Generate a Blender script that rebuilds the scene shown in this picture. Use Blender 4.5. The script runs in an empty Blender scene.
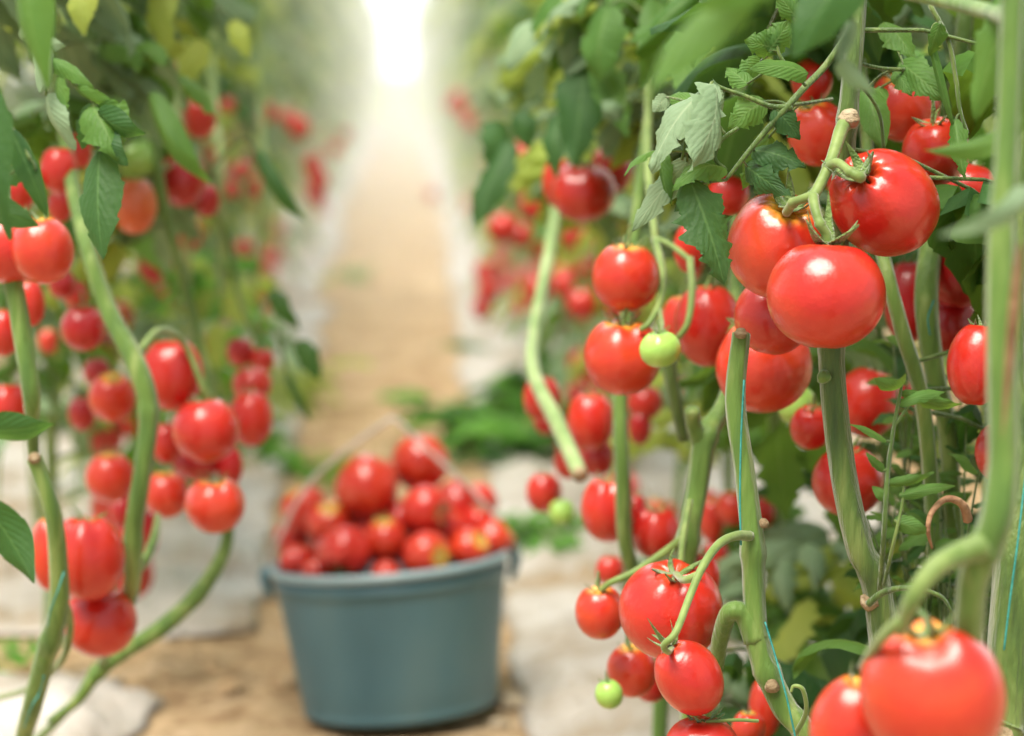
import bpy, math, random
import numpy as np
from mathutils import Vector, Matrix, noise

R = random.Random(7)
PI = math.pi
scn = bpy.context.scene
col = scn.collection

# ------------------------------------------------------------------ camera
FPX = 2150.0
CAMZ = 0.85
PITCH = math.atan((368 - 75) / FPX)
YAW = math.atan(112 / FPX * math.cos(PITCH))
FOCUS = 1.66
cam_d = bpy.data.cameras.new('camera')
cam = bpy.data.objects.new('camera', cam_d)
col.objects.link(cam)
cam.location = (0, 0, CAMZ)
cam.rotation_euler = (PI / 2 - PITCH, 0, -YAW)
cam_d.sensor_width = 36
cam_d.lens = 36 * FPX / 1024
cam_d.clip_start = 0.05
cam_d.clip_end = 400
cam_d.dof.use_dof = True
cam_d.dof.focus_distance = FOCUS
cam_d.dof.aperture_fstop = cam_d.lens / 25.0
cam_d.dof.aperture_blades = 9
scn.camera = cam
CM = cam.rotation_euler.to_matrix()
CR = CM @ Vector((1, 0, 0)); CU = CM @ Vector((0, 1, 0)); CF = CM @ Vector((0, 0, -1))
CO = Vector((0, 0, CAMZ))

def at(px, py, d):
    return CO + CF * d + CR * ((px - 512) / FPX * d) + CU * ((368 - py) / FPX * d)

def sdir(a, b, c=0.0):
    """a right, b up, c towards the viewer"""
    return (CR * a + CU * b - CF * c).normalized()

# ------------------------------------------------------------------ materials
def newmat(name):
    m = bpy.data.materials.new(name); m.use_nodes = True
    nt = m.node_tree; nt.nodes.clear()
    out = nt.nodes.new('ShaderNodeOutputMaterial')
    return m, nt, out

def N(nt, typ, **kw):
    n = nt.nodes.new(typ)
    for k, v in kw.items():
        if k in n.inputs.keys():
            n.inputs[k].default_value = v
        else:
            setattr(n, k, v)
    return n

def ramp(nt, stops):
    r = nt.nodes.new('ShaderNodeValToRGB')
    e = r.color_ramp.elements
    while len(e) < len(stops): e.new(0.5)
    for q, (p, c) in zip(e, stops):
        q.position = p; q.color = (*c, 1) if len(c) == 3 else c
    return r

def mixc(nt, fac, a, b, mode='MIX'):
    m = nt.nodes.new('ShaderNodeMix'); m.data_type = 'RGBA'; m.blend_type = mode
    for i, v in ((0, fac), (6, a), (7, b)):
        if hasattr(v, 'links'): nt.links.new(v, m.inputs[i])
        elif isinstance(v, (int, float)): m.inputs[i].default_value = v
        else: m.inputs[i].default_value = (*v, 1)
    return m.outputs[2]

def math_(nt, op, a, b=None, c=None):
    m = nt.nodes.new('ShaderNodeMath'); m.operation = op
    for i, v in enumerate((a, b, c)):
        if v is None: continue
        if hasattr(v, 'links'): nt.links.new(v, m.inputs[i])
        else: m.inputs[i].default_value = v
    return m.outputs[0]

def tomato_mat(name, base, side, shoulder, sh_amt, rough=0.30):
    m, nt, out = newmat(name)
    tc = N(nt, 'ShaderNodeTexCoord'); oi = N(nt, 'ShaderNodeObjectInfo')
    n1 = N(nt, 'ShaderNodeTexNoise', Scale=1.6, Detail=2.0)
    nt.links.new(tc.outputs['Object'], n1.inputs['Vector'])
    f = math_(nt, 'MULTIPLY_ADD', n1.outputs[0], 1.6, -0.35)
    c = mixc(nt, f, base, side)
    c = mixc(nt, math_(nt, 'MULTIPLY', oi.outputs['Random'], 0.3), c, [x * 0.75 for x in base])
    # yellowish shoulder round the stalk: the fruit's own colour
    sep = N(nt, 'ShaderNodeSeparateXYZ'); nt.links.new(tc.outputs['Object'], sep.inputs[0])
    rr = math_(nt, 'SQRT', math_(nt, 'ADD', math_(nt, 'POWER', sep.outputs[0], 2.0), math_(nt, 'POWER', sep.outputs[1], 2.0)))
    mr = N(nt, 'ShaderNodeMapRange'); mr.interpolation_type = 'SMOOTHSTEP'
    nt.links.new(rr, mr.inputs[0]); mr.inputs[1].default_value = 0.62; mr.inputs[2].default_value = 0.1
    top = N(nt, 'ShaderNodeMapRange'); nt.links.new(sep.outputs[2], top.inputs[0]); top.inputs[1].default_value = 0.1; top.inputs[2].default_value = 0.5
    n2 = N(nt, 'ShaderNodeTexNoise', Scale=3.0, Detail=3.0); nt.links.new(tc.outputs['Object'], n2.inputs['Vector'])
    g = math_(nt, 'MULTIPLY', mr.outputs[0], top.outputs[0])
    g = math_(nt, 'MULTIPLY', g, math_(nt, 'MULTIPLY_ADD', n2.outputs[0], 1.4, -0.1))
    g = math_(nt, 'MULTIPLY', g, sh_amt); 
    cl = N(nt, 'ShaderNodeClamp'); nt.links.new(g, cl.inputs[0])
    c = mixc(nt, cl.outputs[0], c, shoulder)
    # tiny pale freckles in the skin
    vo = N(nt, 'ShaderNodeTexVoronoi', Scale=26.0); nt.links.new(tc.outputs['Object'], vo.inputs['Vector'])
    fr = N(nt, 'ShaderNodeMapRange'); nt.links.new(vo.outputs['Distance'], fr.inputs[0]); fr.inputs[1].default_value = 0.16; fr.inputs[2].default_value = 0.05
    n3 = N(nt, 'ShaderNodeTexNoise', Scale=2.2); nt.links.new(tc.outputs['Object'], n3.inputs['Vector'])
    f3 = N(nt, 'ShaderNodeMapRange'); nt.links.new(n3.outputs[0], f3.inputs[0]); f3.inputs[1].default_value = 0.45; f3.inputs[2].default_value = 0.7
    c = mixc(nt, math_(nt, 'MULTIPLY', math_(nt, 'MULTIPLY', fr.outputs[0], f3.outputs[0]), 0.4), c, (0.95, 0.45, 0.25))
    p = N(nt, 'ShaderNodeBsdfPrincipled', Roughness=rough)
    p.inputs['IOR'].default_value = 1.45
    p.inputs['Subsurface Weight'].default_value = 0.0
    p.inputs['Specular IOR Level'].default_value = 0.5
    p.inputs['Coat Weight'].default_value = 0.6
    p.inputs['Coat Roughness'].default_value = 0.22
    nt.links.new(c, p.inputs['Base Color'])
    b = N(nt, 'ShaderNodeBump', Strength=0.06, Distance=0.05)
    n4 = N(nt, 'ShaderNodeTexNoise', Scale=7.0, Detail=3.0); nt.links.new(tc.outputs['Object'], n4.inputs['Vector'])
    nt.links.new(n4.outputs[0], b.inputs['Height']); nt.links.new(b.outputs[0], p.inputs['Normal'])
    nt.links.new(p.outputs[0], out.inputs[0])
    return m

def leaf_mat(name, a, b, vein, trans, rough=0.5, tw=0.4):
    m, nt, out = newmat(name)
    uv = N(nt, 'ShaderNodeUVMap'); oi = N(nt, 'ShaderNodeObjectInfo'); geo = N(nt, 'ShaderNodeNewGeometry')
    sep = N(nt, 'ShaderNodeSeparateXYZ'); nt.links.new(uv.outputs[0], sep.inputs[0])
    s = math_(nt, 'ABSOLUTE', math_(nt, 'MULTIPLY_ADD', sep.outputs[0], 2.0, -1.0))
    vc = math_(nt, 'SUBTRACT', math_(nt, 'MULTIPLY', sep.outputs[1], 9.0), math_(nt, 'MULTIPLY', s, 2.6))
    pp = math_(nt, 'PINGPONG', vc, 0.5)
    lat = N(nt, 'ShaderNodeMapRange'); nt.links.new(pp, lat.inputs[0]); lat.inputs[1].default_value = 0.09; lat.inputs[2].default_value = 0.0
    mid = N(nt, 'ShaderNodeMapRange'); nt.links.new(s, mid.inputs[0]); mid.inputs[1].default_value = 0.08; mid.inputs[2].default_value = 0.015
    v = math_(nt, 'MAXIMUM', math_(nt, 'MULTIPLY', lat.outputs[0], 0.3), mid.outputs[0])
    tc = N(nt, 'ShaderNodeTexCoord')
    n1 = N(nt, 'ShaderNodeTexNoise', Scale=11.0, Detail=3.0); nt.links.new(tc.outputs['Object'], n1.inputs['Vector'])
    f = N(nt, 'ShaderNodeMapRange'); nt.links.new(n1.outputs[0], f.inputs[0]); f.inputs[1].default_value = 0.35; f.inputs[2].default_value = 0.65
    c = mixc(nt, f.outputs[0], a, b)
    rnd = math_(nt, 'MULTIPLY', geo.outputs['Random Per Island'], 0.45)
    c = mixc(nt, rnd, c, [x * 1.5 + 0.02 for x in b])
    c = mixc(nt, math_(nt, 'MULTIPLY', v, 0.5), c, vein)
    p = N(nt, 'ShaderNodeBsdfPrincipled', Roughness=rough + 0.05)
    p.inputs['Specular IOR Level'].default_value = 0.3
    nt.links.new(c, p.inputs['Base Color'])
    bm = N(nt, 'ShaderNodeBump', Strength=0.7, Distance=0.0016)
    n5 = N(nt, 'ShaderNodeTexNoise', Scale=190.0, Detail=3.0); nt.links.new(tc.outputs['Object'], n5.inputs['Vector'])
    hh = math_(nt, 'ADD', math_(nt, 'MULTIPLY', pp, 0.6), math_(nt, 'MULTIPLY', n5.outputs[0], 0.8))
    nt.links.new(hh, bm.inputs['Height']); nt.links.new(bm.outputs[0], p.inputs['Normal'])
    t = N(nt, 'ShaderNodeBsdfTranslucent')
    nt.links.new(mixc(nt, 0.55, c, trans), t.inputs[0])
    mx = N(nt, 'ShaderNodeMixShader'); mx.inputs[0].default_value = tw
    nt.links.new(p.outputs[0], mx.inputs[1]); nt.links.new(t.outputs[0], mx.inputs[2])
    nt.links.new(mx.outputs[0], out.inputs[0])
    return m

def noise_mat(name, c1, c2, scale=20, rough=0.6, bump=0.3, dist=0.003, sheen=0.0, c3=None, metal=0.0, detail=4.0, stretch=None, spec=0.4):
    m, nt, out = newmat(name)
    tc = N(nt, 'ShaderNodeTexCoord')
    vec = tc.outputs['Object']
    if stretch:
        mp = N(nt, 'ShaderNodeMapping'); mp.inputs['Scale'].default_value = stretch
        nt.links.new(vec, mp.inputs[0]); vec = mp.outputs[0]
    n1 = N(nt, 'ShaderNodeTexNoise', Scale=scale, Detail=detail); nt.links.new(vec, n1.inputs['Vector'])
    st = [(0.32, c1), (0.68, c2)]
    if c3: st = [(0.3, c1), (0.52, c2), (0.7, c3)]
    r = ramp(nt, st); nt.links.new(n1.outputs[0], r.inputs[0])
    p = N(nt, 'ShaderNodeBsdfPrincipled', Roughness=rough); p.inputs['Metallic'].default_value = metal
    p.inputs['Sheen Weight'].default_value = sheen; p.inputs['Specular IOR Level'].default_value = spec
    nt.links.new(r.outputs[0], p.inputs['Base Color'])
    b = N(nt, 'ShaderNodeBump', Strength=bump, Distance=dist)
    n2 = N(nt, 'ShaderNodeTexNoise', Scale=scale * 3, Detail=4.0); nt.links.new(vec, n2.inputs['Vector'])
    nt.links.new(n2.outputs[0], b.inputs['Height']); nt.links.new(b.outputs[0], p.inputs['Normal'])
    nt.links.new(p.outputs[0], out.inputs[0])
    return m

M = {}
M['red'] = tomato_mat('ripe_red_skin', (0.52, 0.013, 0.010), (0.60, 0.034, 0.012), (0.80, 0.24, 0.03), 0.35)
M['redy'] = tomato_mat('red_skin_yellow_shoulder', (0.56, 0.022, 0.012), (0.66, 0.060, 0.015), (0.90, 0.46, 0.05), 2.2)
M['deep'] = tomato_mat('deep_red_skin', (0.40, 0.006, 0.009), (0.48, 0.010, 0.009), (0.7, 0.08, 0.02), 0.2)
M['turn'] = tomato_mat('turning_orange_skin', (0.62, 0.10, 0.03), (0.70, 0.16, 0.04), (0.45, 0.50, 0.05), 2.0)
M['green'] = tomato_mat('unripe_green_skin', (0.30, 0.55, 0.10), (0.42, 0.66, 0.14), (0.15, 0.40, 0.05), 0.6)
M['leafA'] = leaf_mat('leaf_green', (0.042, 0.115, 0.020), (0.085, 0.20, 0.035), (0.20, 0.33, 0.10), (0.32, 0.52, 0.04))
M['leafB'] = leaf_mat('leaf_dark_green', (0.016, 0.060, 0.016), (0.034, 0.105, 0.024), (0.13, 0.26, 0.08), (0.2, 0.42, 0.04), tw=0.35)
M['leafC'] = leaf_mat('leaf_pale_underside', (0.12, 0.20, 0.10), (0.22, 0.32, 0.18), (0.40, 0.50, 0.31), (0.35, 0.5, 0.15), rough=0.6, tw=0.3)
M['leafD'] = leaf_mat('leaf_yellow_green', (0.22, 0.31, 0.045), (0.34, 0.42, 0.09), (0.42, 0.5, 0.15), (0.66, 0.74, 0.14), tw=0.55)
M['leafE'] = leaf_mat('leaf_fresh_green', (0.055, 0.20, 0.02), (0.11, 0.30, 0.035), (0.22, 0.42, 0.09), (0.30, 0.62, 0.04))
M['stem'] = noise_mat('stem_green', (0.065, 0.145, 0.018), (0.12, 0.22, 0.032), 60, 0.55, 0.9, 0.003, 0.3, c3=(0.24, 0.32, 0.085), stretch=(1, 1, 0.12))
M['stemd'] = noise_mat('stem_olive_green', (0.040, 0.085, 0.012), (0.085, 0.15, 0.022), 90, 0.5, 1.0, 0.003, 0.3, c3=(0.17, 0.23, 0.055), stretch=(1, 1, 0.10))
M['pale'] = noise_mat('stem_pale_green', (0.15, 0.25, 0.07), (0.24, 0.35, 0.12), 40, 0.55, 0.5, 0.002, 0.3, c3=(0.36, 0.44, 0.2), stretch=(1, 1, 0.2))
M['truss'] = noise_mat('truss_green', (0.12, 0.20, 0.035), (0.22, 0.30, 0.075), 60, 0.55, 0.5, 0.001, 0.3)
M['calyx'] = noise_mat('calyx_green', (0.10, 0.19, 0.03), (0.20, 0.30, 0.07), 4, 0.55, 0.5, 0.02, 0.4)
M['bark'] = noise_mat('stem_scar_brown', (0.16, 0.10, 0.05), (0.30, 0.22, 0.12), 70, 0.8, 1.0, 0.004, c3=(0.46, 0.37, 0.24))
M['dry'] = noise_mat('dry_brown', (0.20, 0.09, 0.045), (0.42, 0.24, 0.13), 60, 0.75, 0.8, 0.003)
M['twine'] = noise_mat('teal_twine', (0.02, 0.20, 0.18), (0.05, 0.32, 0.27), 200, 0.5, 0.4, 0.001)
M['bucket'] = noise_mat('weathered_bucket_plastic', (0.058, 0.135, 0.165), (0.085, 0.18, 0.21), 7, 0.42, 0.25, 0.003, c3=(0.12, 0.21, 0.225), stretch=(1, 1, 0.35), spec=0.4)
M['rim'] = noise_mat('bucket_rim_plastic', (0.22, 0.32, 0.35), (0.30, 0.40, 0.43), 18, 0.35, 0.2, 0.002)
M['wire'] = noise_mat('galvanised_wire', (0.45, 0.42, 0.38), (0.62, 0.58, 0.52), 40, 0.45, 0.2, 0.001, metal=0.3)
M['stone'] = noise_mat('pale_stone', (0.35, 0.27, 0.18), (0.55, 0.45, 0.32), 25, 0.85, 0.8, 0.01)
M['straw'] = noise_mat('dry_leaf_litter', (0.42, 0.25, 0.12), (0.62, 0.44, 0.24), 30, 0.8, 0.5, 0.004)

# ------------------------------------------------------------------ geometry helpers
class Geo:
    def __init__(s): s.v = []; s.f = []; s.uv = []; s.mi = []; s.n = 0
    def add(s, v, f, uv, mi=0):
        v = np.asarray(v, float); f = np.asarray(f, int)
        s.v.append(v); s.f.append(f + s.n); s.uv.append(np.asarray(uv, float)); s.mi.append(np.full(len(f), mi)); s.n += len(v)
    def mesh(s, name, mats):
        V = np.concatenate(s.v); F = np.concatenate(s.f); UV = np.concatenate(s.uv); MI = np.concatenate(s.mi)
        me = bpy.data.meshes.new(name)
        me.vertices.add(len(V)); me.vertices.foreach_set('co', V.ravel())
        me.loops.add(len(F) * 4); me.loops.foreach_set('vertex_index', F.ravel().astype(np.int32))
        me.polygons.add(len(F)); me.polygons.foreach_set('loop_start', np.arange(0, len(F) * 4, 4, dtype=np.int32))
        me.polygons.foreach_set('loop_total', np.full(len(F), 4, dtype=np.int32))
        me.polygons.foreach_set('material_index', MI.astype(np.int32))
        me.polygons.foreach_set('use_smooth', np.ones(len(F), dtype=bool))
        for m in mats: me.materials.append(m)
        ul = me.uv_layers.new(name='UVMap'); ul.data.foreach_set('uv', UV[F.ravel()].ravel())
        me.update(); me.validate()
        return me
    def obj(s, name, mats, parent=None, loc=None):
        if not isinstance(mats, (list, tuple)): mats = [mats]
        o = bpy.data.objects.new(name, s.mesh(name, mats)); col.objects.link(o)
        if parent is not None: o.parent = parent
        if loc is not None: o.location = loc
        return o

def gridf(nu, nv, wrapu=False):
    """faces of a grid with nv rows of nu verts"""
    out = []
    for j in range(nv - 1):
        for i in range(nu if wrapu else nu - 1):
            a = j * nu + i; b = j * nu + (i + 1) % nu
            out.append((a, b, b + nu, a + nu))
    return np.array(out)

def catmull(P, per=6):
    P = [Vector(p) for p in P]
    if len(P) == 2: P = [P[0], P[0].lerp(P[1], 0.5), P[1]]
    Q = [P[0] * 2 - P[1]] + P + [P[-1] * 2 - P[-2]]
    out = []
    for i in range(1, len(Q) - 2):
        for k in range(per):
            t = k / per
            a, b, c, d = Q[i - 1], Q[i], Q[i + 1], Q[i + 2]
            out.append(0.5 * ((2 * b) + (c - a) * t + (2 * a - 5 * b + 4 * c - d) * t * t + (3 * b - a - 3 * c + d) * t ** 3))
    out.append(Q[-2])
    return out

def tube(g, P, r, seg=8, per=6, mi=0, knots=None, ribs=0, caps=True):
    """r: list of radii per control point or a number; knots: list of (index along control, extra radius factor)"""
    n0 = len(P)
    if n0 == 2: P = [P[0], (Vector(P[0]) + Vector(P[1])) / 2, P[1]]; 
    if isinstance(r, (int, float)): r = [r] * len(P)
    if n0 == 2 and len(r) == 2: r = [r[0], (r[0] + r[1]) / 2, r[1]]
    C = catmull(P, per); n = len(C)
    tt = [i / per for i in range(n)]
    rad = []
    for t in tt:
        i = min(int(t), len(r) - 2); q = t - i
        x = r[i] * (1 - q) + r[i + 1] * q
        if knots:
            for kt, kf in knots: x *= 1 + kf * math.exp(-((t - kt) / 0.13) ** 2)
        rad.append(x)
    up = Vector((0.3, -0.9, 0.1)).normalized()
    V = []; UV = []; L = 0
    for i, c in enumerate(C):
        T = (C[min(i + 1, n - 1)] - C[max(i - 1, 0)]).normalized()
        A = up - T * up.dot(T)
        if A.length < 1e-3: A = T.orthogonal()
        A.normalize(); B = T.cross(A); up = A
        if i: L += (c - C[i - 1]).length
        for k in range(seg):
            th = 2 * PI * k / seg
            rr = rad[i] * (1 + (0.10 * math.cos(ribs * th) if ribs else 0))
            V.append(c + A * (rr * math.cos(th)) + B * (rr * math.sin(th))); UV.append((k / seg, L * 10))
    F = list(map(tuple, gridf(seg, n, True)))
    if caps:
        for end, row, T in ((C[0], 0, (C[0] - C[1]).normalized()), (C[-1], n - 1, (C[-1] - C[-2]).normalized())):
            b = len(V); rd = rad[row]
            for k in range(seg):
                V.append(V[row * seg + k].lerp(end, 0.5) + T * rd * 0.25); UV.append((0, 0))
            V.append(end + T * rd * 0.3); UV.append((0, 0))
            for k in range(seg):
                a = row * seg + k; a2 = row * seg + (k + 1) % seg
                q = (a, a2, b + (k + 1) % seg, b + k)
                F.append(q if row else q[::-1])
            for k in range(0, seg, 2):
                q = (b + k, b + (k + 1) % seg, b + (k + 2) % seg, b + seg)
                F.append(q if row else q[::-1])
    g.add([tuple(v) for v in V], F, UV, mi)
    return C

def leaflet(g, base, tip, width, Z, bow=0.15, cup=0.25, lobes=4, depth=0.3, nt=22, ns=8, mi=0, curl=0.0, wave=0.06, quilt=0.005, seed=0, asym=0.0):
    base = Vector(base); tip = Vector(tip)
    Y = tip - base; L = Y.length; Y.normalize()
    Z = Vector(Z); Z = (Z - Y * Z.dot(Y))
    if Z.length < 1e-4: Z = Y.orthogonal()
    Z.normalize(); X = Y.cross(Z)
    rr = random.Random(seed); ph = rr.random() * 6
    t = np.linspace(0, 1, nt)[:, None]; s = np.linspace(-1, 1, ns)[None, :]
    # outline: rounded base, pointed tip, forward pointing lobes
    w = np.sin(PI * np.clip(t, 0, 1) ** 0.62) ** 0.85 * (1 - 0.25 * t)
    w = w / w.max()
    tj = t + 0.035 * np.sin(t * 17 + ph) * (1 - t) + 0.02 * np.sin(t * 31 + ph * 2 + np.sign(s))
    ph_l = np.clip(tj * lobes + np.where(s > 0, 0.0, 0.35 + asym), 0, 99) % 1.0
    tooth = (ph_l ** 0.7) if depth > 0 else ph_l * 0
    fine = ((t * lobes * 3.0 + 0.2) % 1.0)
    w = w * (1 - depth * tooth * (0.4 + 0.6 * np.abs(s)) - 0.25 * depth * fine)
    x = s * w * width / 2
    y = t * L + np.abs(s) * 0.10 * L * np.sin(PI * t)
    z = -cup * np.abs(s) ** 1.6 * w * width * 0.5 * np.ones_like(t)
    z = z + bow * L * np.sin(PI * t)
    z = z + wave * width * np.sin(t * 9 + ph + s * 1.3) * np.abs(s)
    z = z - quilt * width * 3 * np.abs(np.sin((t * 9 - np.abs(s) * 2.6) * PI)) ** 0.5 * (np.abs(s) > 0.05) * -1 * (1 - np.abs(s) ** 3)
    if curl: z = z - curl * width * np.maximum(np.abs(s) - 0.45, 0) ** 2 * 2.2; x = x * (1 - 0.35 * curl * np.abs(s) ** 3)
    P = np.stack([x + 0 * t, y + 0 * s, z + 0 * s], -1).reshape(-1, 3)
    Mx = np.array([X, Y, Z])
    V = P @ Mx + np.array(base)
    UV = np.stack([np.broadcast_to(s * 0.5 + 0.5, (nt, ns)), np.broadcast_to(t, (nt, ns))], -1).reshape(-1, 2)
    g.add(V, gridf(ns, nt), UV, mi)

def compound(g, base, d0, L, rng, res=(7, 4), droop=1.0, mis=(0,), mst=1, pairs=3, size=1.0, stem_r=0.0016):
    """a pinnate leaf hanging from base in direction d0"""
    d = Vector(d0).normalized(); P = [Vector(base)]; n = 5
    for i in range(n):
        d = (d + Vector((0, 0, -0.22 * droop))).normalized(); P.append(P[-1] + d * (L / n))
    tube(g, P, [stem_r * (1.3 - 0.16 * i) for i in range(n + 1)], 4, 1, mst, caps=False)
    def pt(t):
        x = t * n; i = min(int(x), n - 1); return P[i].lerp(P[i + 1], x - i), (P[i + 1] - P[i]).normalized()
    mi = rng.choice(mis)
    ls = L * 0.42 * size
    lo = rng.choice((3, 4))
    for j in range(pairs):
        t = 0.36 + 0.6 * j / pairs; c, T = pt(t)
        S = T.cross(Vector((0, 0, 1)))
        if S.length < 0.1: S = Vector((1, 0, 0))
        S.normalize(); U = S.cross(T)
        for sd in (-1, 1):
            if rng.random() < 0.06: continue
            k = (0.75 + 0.3 * math.sin(PI * (j + 0.6) / pairs)) * rng.uniform(0.8, 1.15)
            dr = (S * sd + T * rng.uniform(0.3, 0.8) + Vector((0, 0, -rng.uniform(0.0, 0.9) * droop))).normalized()
            nz = (U + S * rng.uniform(-0.5, 0.5) + Vector((rng.uniform(-.3, .3), rng.uniform(-.3, .3), 0))).normalized()
            l = ls * k
            leaflet(g, c + dr * 0.012, c + dr * (0.012 + l), l * rng.uniform(0.5, 0.68), nz, bow=rng.uniform(0.02, 0.22), cup=rng.uniform(0.05, 0.5),
                    lobes=lo, depth=rng.uniform(0.25, 0.5), nt=res[0], ns=res[1], mi=mi, quilt=0.0 if res[0] < 12 else 0.004, curl=rng.uniform(0, 0.7), seed=rng.random())
    c, T = pt(1.0)
    dr = (T + Vector((0, 0, -0.3 * droop))).normalized()
    leaflet(g, c, c + dr * ls * 1.25, ls * 0.8, Vector((rng.uniform(-.5, .5), rng.uniform(-.5, .5), 1)), bow=0.12, cup=0.3, lobes=4, depth=0.45,
            nt=res[0] + 2, ns=res[1], mi=mi, quilt=0, seed=rng.random())

# ------------------------------------------------------------------ object helpers
def tag(o, label=None, cat=None, group=None, kind=None):
    if label: o['label'] = label
    if cat: o['category'] = cat
    if group: o['group'] = group
    if kind: o['kind'] = kind
    return o

def empty(name, loc, label, cat, group=None):
    o = bpy.data.objects.new(name, None); col.objects.link(o); o.location = loc; o.empty_display_size = 0.05
    return tag(o, label, cat, group)

class Rel(Geo):
    """Geo in world coordinates, stored relative to a parent's origin"""
    def part(s, name, mats, parent):
        off = np.array(parent.location)
        s.v = [v - off for v in s.v]
        return s.obj(name, mats, parent)

# ------------------------------------------------------------------ tomatoes
def fruit_mesh(name, nseg=40, nrow=26, ribs=5, ramp_=0.05, dip=0.16, wr=0.0, heart=0.0, seed=0, egg=0.0):
    """unit fruit: radius 1, about 0.86 high each way, stalk end +z"""
    rr = random.Random(seed); ph = rr.random() * 6; ph2 = rr.random() * 6
    V = []; UV = []
    for j in range(nrow + 1):
        phi = PI * j / nrow; sp = math.sin(phi); cp = math.cos(phi)
        phi_r = max(sp, 0.0) ** 0.93
        for i in range(nseg):
            th = 2 * PI * i / nseg
            rad = phi_r
            top = max(0.0, cp)
            amp = ramp_ * (0.35 + 0.9 * top)
            lob = math.cos(ribs * th + ph) * 0.65 + 0.35 * math.cos((ribs + 2) * th + ph2)
            rad *= 1 + amp * lob * min(1, phi_r * 2) + heart * math.cos(2 * th + ph) * 0.12
            z = cp * 0.93
            z -= (egg * 0.25 * top * top)
            ds = dip * (1 + 0.45 * ribs_sign(lob))
            z -= ds * math.exp(-(phi_r / 0.30) ** 2) * (cp > 0)
            z += 0.07 * math.exp(-(phi_r / 0.12) ** 2) * (cp < 0)
            z += wr * 0.02 * math.cos(11 * th + ph2) * math.exp(-((phi_r - 0.28) / 0.14) ** 2) * (cp > 0)
            z += amp * lob * 0.8 * math.exp(-((phi_r - 0.45) / 0.3) ** 2) * (cp > 0)
            V.append((rad * math.cos(th), rad * math.sin(th), z)); UV.append((i / nseg, j / nrow))
    g = Geo(); g.add(V, gridf(nseg, nrow + 1, True), UV)
    return g
def ribs_sign(x): return max(-1, min(1, x))

FR = {}
def fr(key, **kw):
    FR[key] = fruit_mesh(key, **kw)
fr('round', ribs=5, ramp_=0.022, dip=0.15, seed=1)
fr('ribbed', ribs=5, ramp_=0.065, dip=0.2, wr=0.6, seed=2)
fr('beef', nseg=96, nrow=56, ribs=6, ramp_=0.035, dip=0.24, wr=1.6, heart=0.3, seed=3)
fr('beef2', nseg=96, nrow=56, ribs=5, ramp_=0.03, dip=0.2, wr=0.8, heart=0.2, seed=4)
fr('smooth', nseg=96, nrow=56, ribs=4, ramp_=0.016, dip=0.14, wr=0.3, seed=5)
fr('heart', nseg=64, nrow=40, ribs=3, ramp_=0.09, dip=0.3, wr=0.4, heart=0.5, seed=6)
fr('egg', nseg=64, nrow=40, ribs=4, ramp_=0.02, dip=0.10, egg=0.2, seed=9)
fr('far', nseg=20, nrow=12, ribs=5, ramp_=0.03, dip=0.15, seed=8)
ME = {}
def fruit_me(shape, mk):
    k = (shape, mk)
    if k not in ME: ME[k] = FR[shape].mesh('tomato_skin', [M[mk]])
    return ME[k]

def sepals(g, n=5, L=0.62, w=0.10, lift=0.5, seed=0, z0=0.8, nt=12, ns=5, curl=1.0):
    rr = random.Random(seed); off = rr.random() * 6
    for k in range(n):
        th = off + 2 * PI * k / n + rr.uniform(-0.2, 0.2)
        l = L * rr.uniform(0.75, 1.2); li = lift * rr.uniform(0.3, 1.5); cu = curl * rr.uniform(0.3, 1.4)
        V = []; UV = []
        tw = rr.uniform(-0.5, 0.5)
        for j in range(nt):
            t = j / (nt - 1)
            r_ = 0.04 + l * t * (1 - 0.12 * t)
            z = z0 + 0.02 + 0.10 * math.sin(t * PI * 0.5) + li * l * t * t * 0.9 - 0.10 * l * cu * math.sin(PI * t)
            ww = w * (1 - t) ** 0.7 * (0.75 + 0.5 * math.sin(PI * t)) + 0.006
            a = th + tw * t * t
            for i in range(ns):
                s = -1 + 2 * i / (ns - 1)
                ang = a
                V.append((r_ * math.cos(ang) - s * ww * math.sin(ang), r_ * math.sin(ang) + s * ww * math.cos(ang), z + 0.35 * ww * (1 - s * s) - 0.0))
                UV.append((i / (ns - 1), t))
        # thick sepal: underside copy
        n_ = len(V); V2 = [(x, y, z - 0.035) for x, y, z in V]
        F = [tuple(f) for f in gridf(ns, nt)]
        F2 = [tuple(x + n_ for x in f[::-1]) for f in F]
        sd = []
        for j in range(nt - 1):
            for i in (0, ns - 1):
                a_, b_ = j * ns + i, (j + 1) * ns + i
                sd.append((a_, b_, b_ + n_, a_ + n_))
        g.add(V + V2, F + F2 + sd, UV + UV)

CAL = {}
def calyx_me(var, ped):
    k = (var, ped)
    if k in CAL: return CAL[k]
    g = Geo()
    if var == 'hero': sepals(g, 6, 0.46, 0.105, 1.0, 11, 0.82, 16, 5)
    elif var == 'curled': sepals(g, 5, 0.50, 0.125, 1.5, 12, 0.86, 16, 5)
    elif var == 'a': sepals(g, 5, 0.55, 0.07, 0.5, 3, 0.76, 8, 3)
    else: sepals(g, 5, 0.5, 0.08, 0.3, 5, 0.76, 8, 3)
    if ped:
        tube(g, [(0, 0, 0.68), (0.02, 0, 0.95), (0.08, 0.03, 1.2), (0.1, 0.05, 1.5)], [0.10, 0.06, 0.055, 0.05], 6, 3, knots=[(2, 0.5)])
    else:
        tube(g, [(0, 0, 0.66), (0, 0, 0.84)], [0.13, 0.06], 8, 3)
    CAL[k] = g.mesh('calyx', [M['calyx']])
    return CAL[k]

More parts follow.
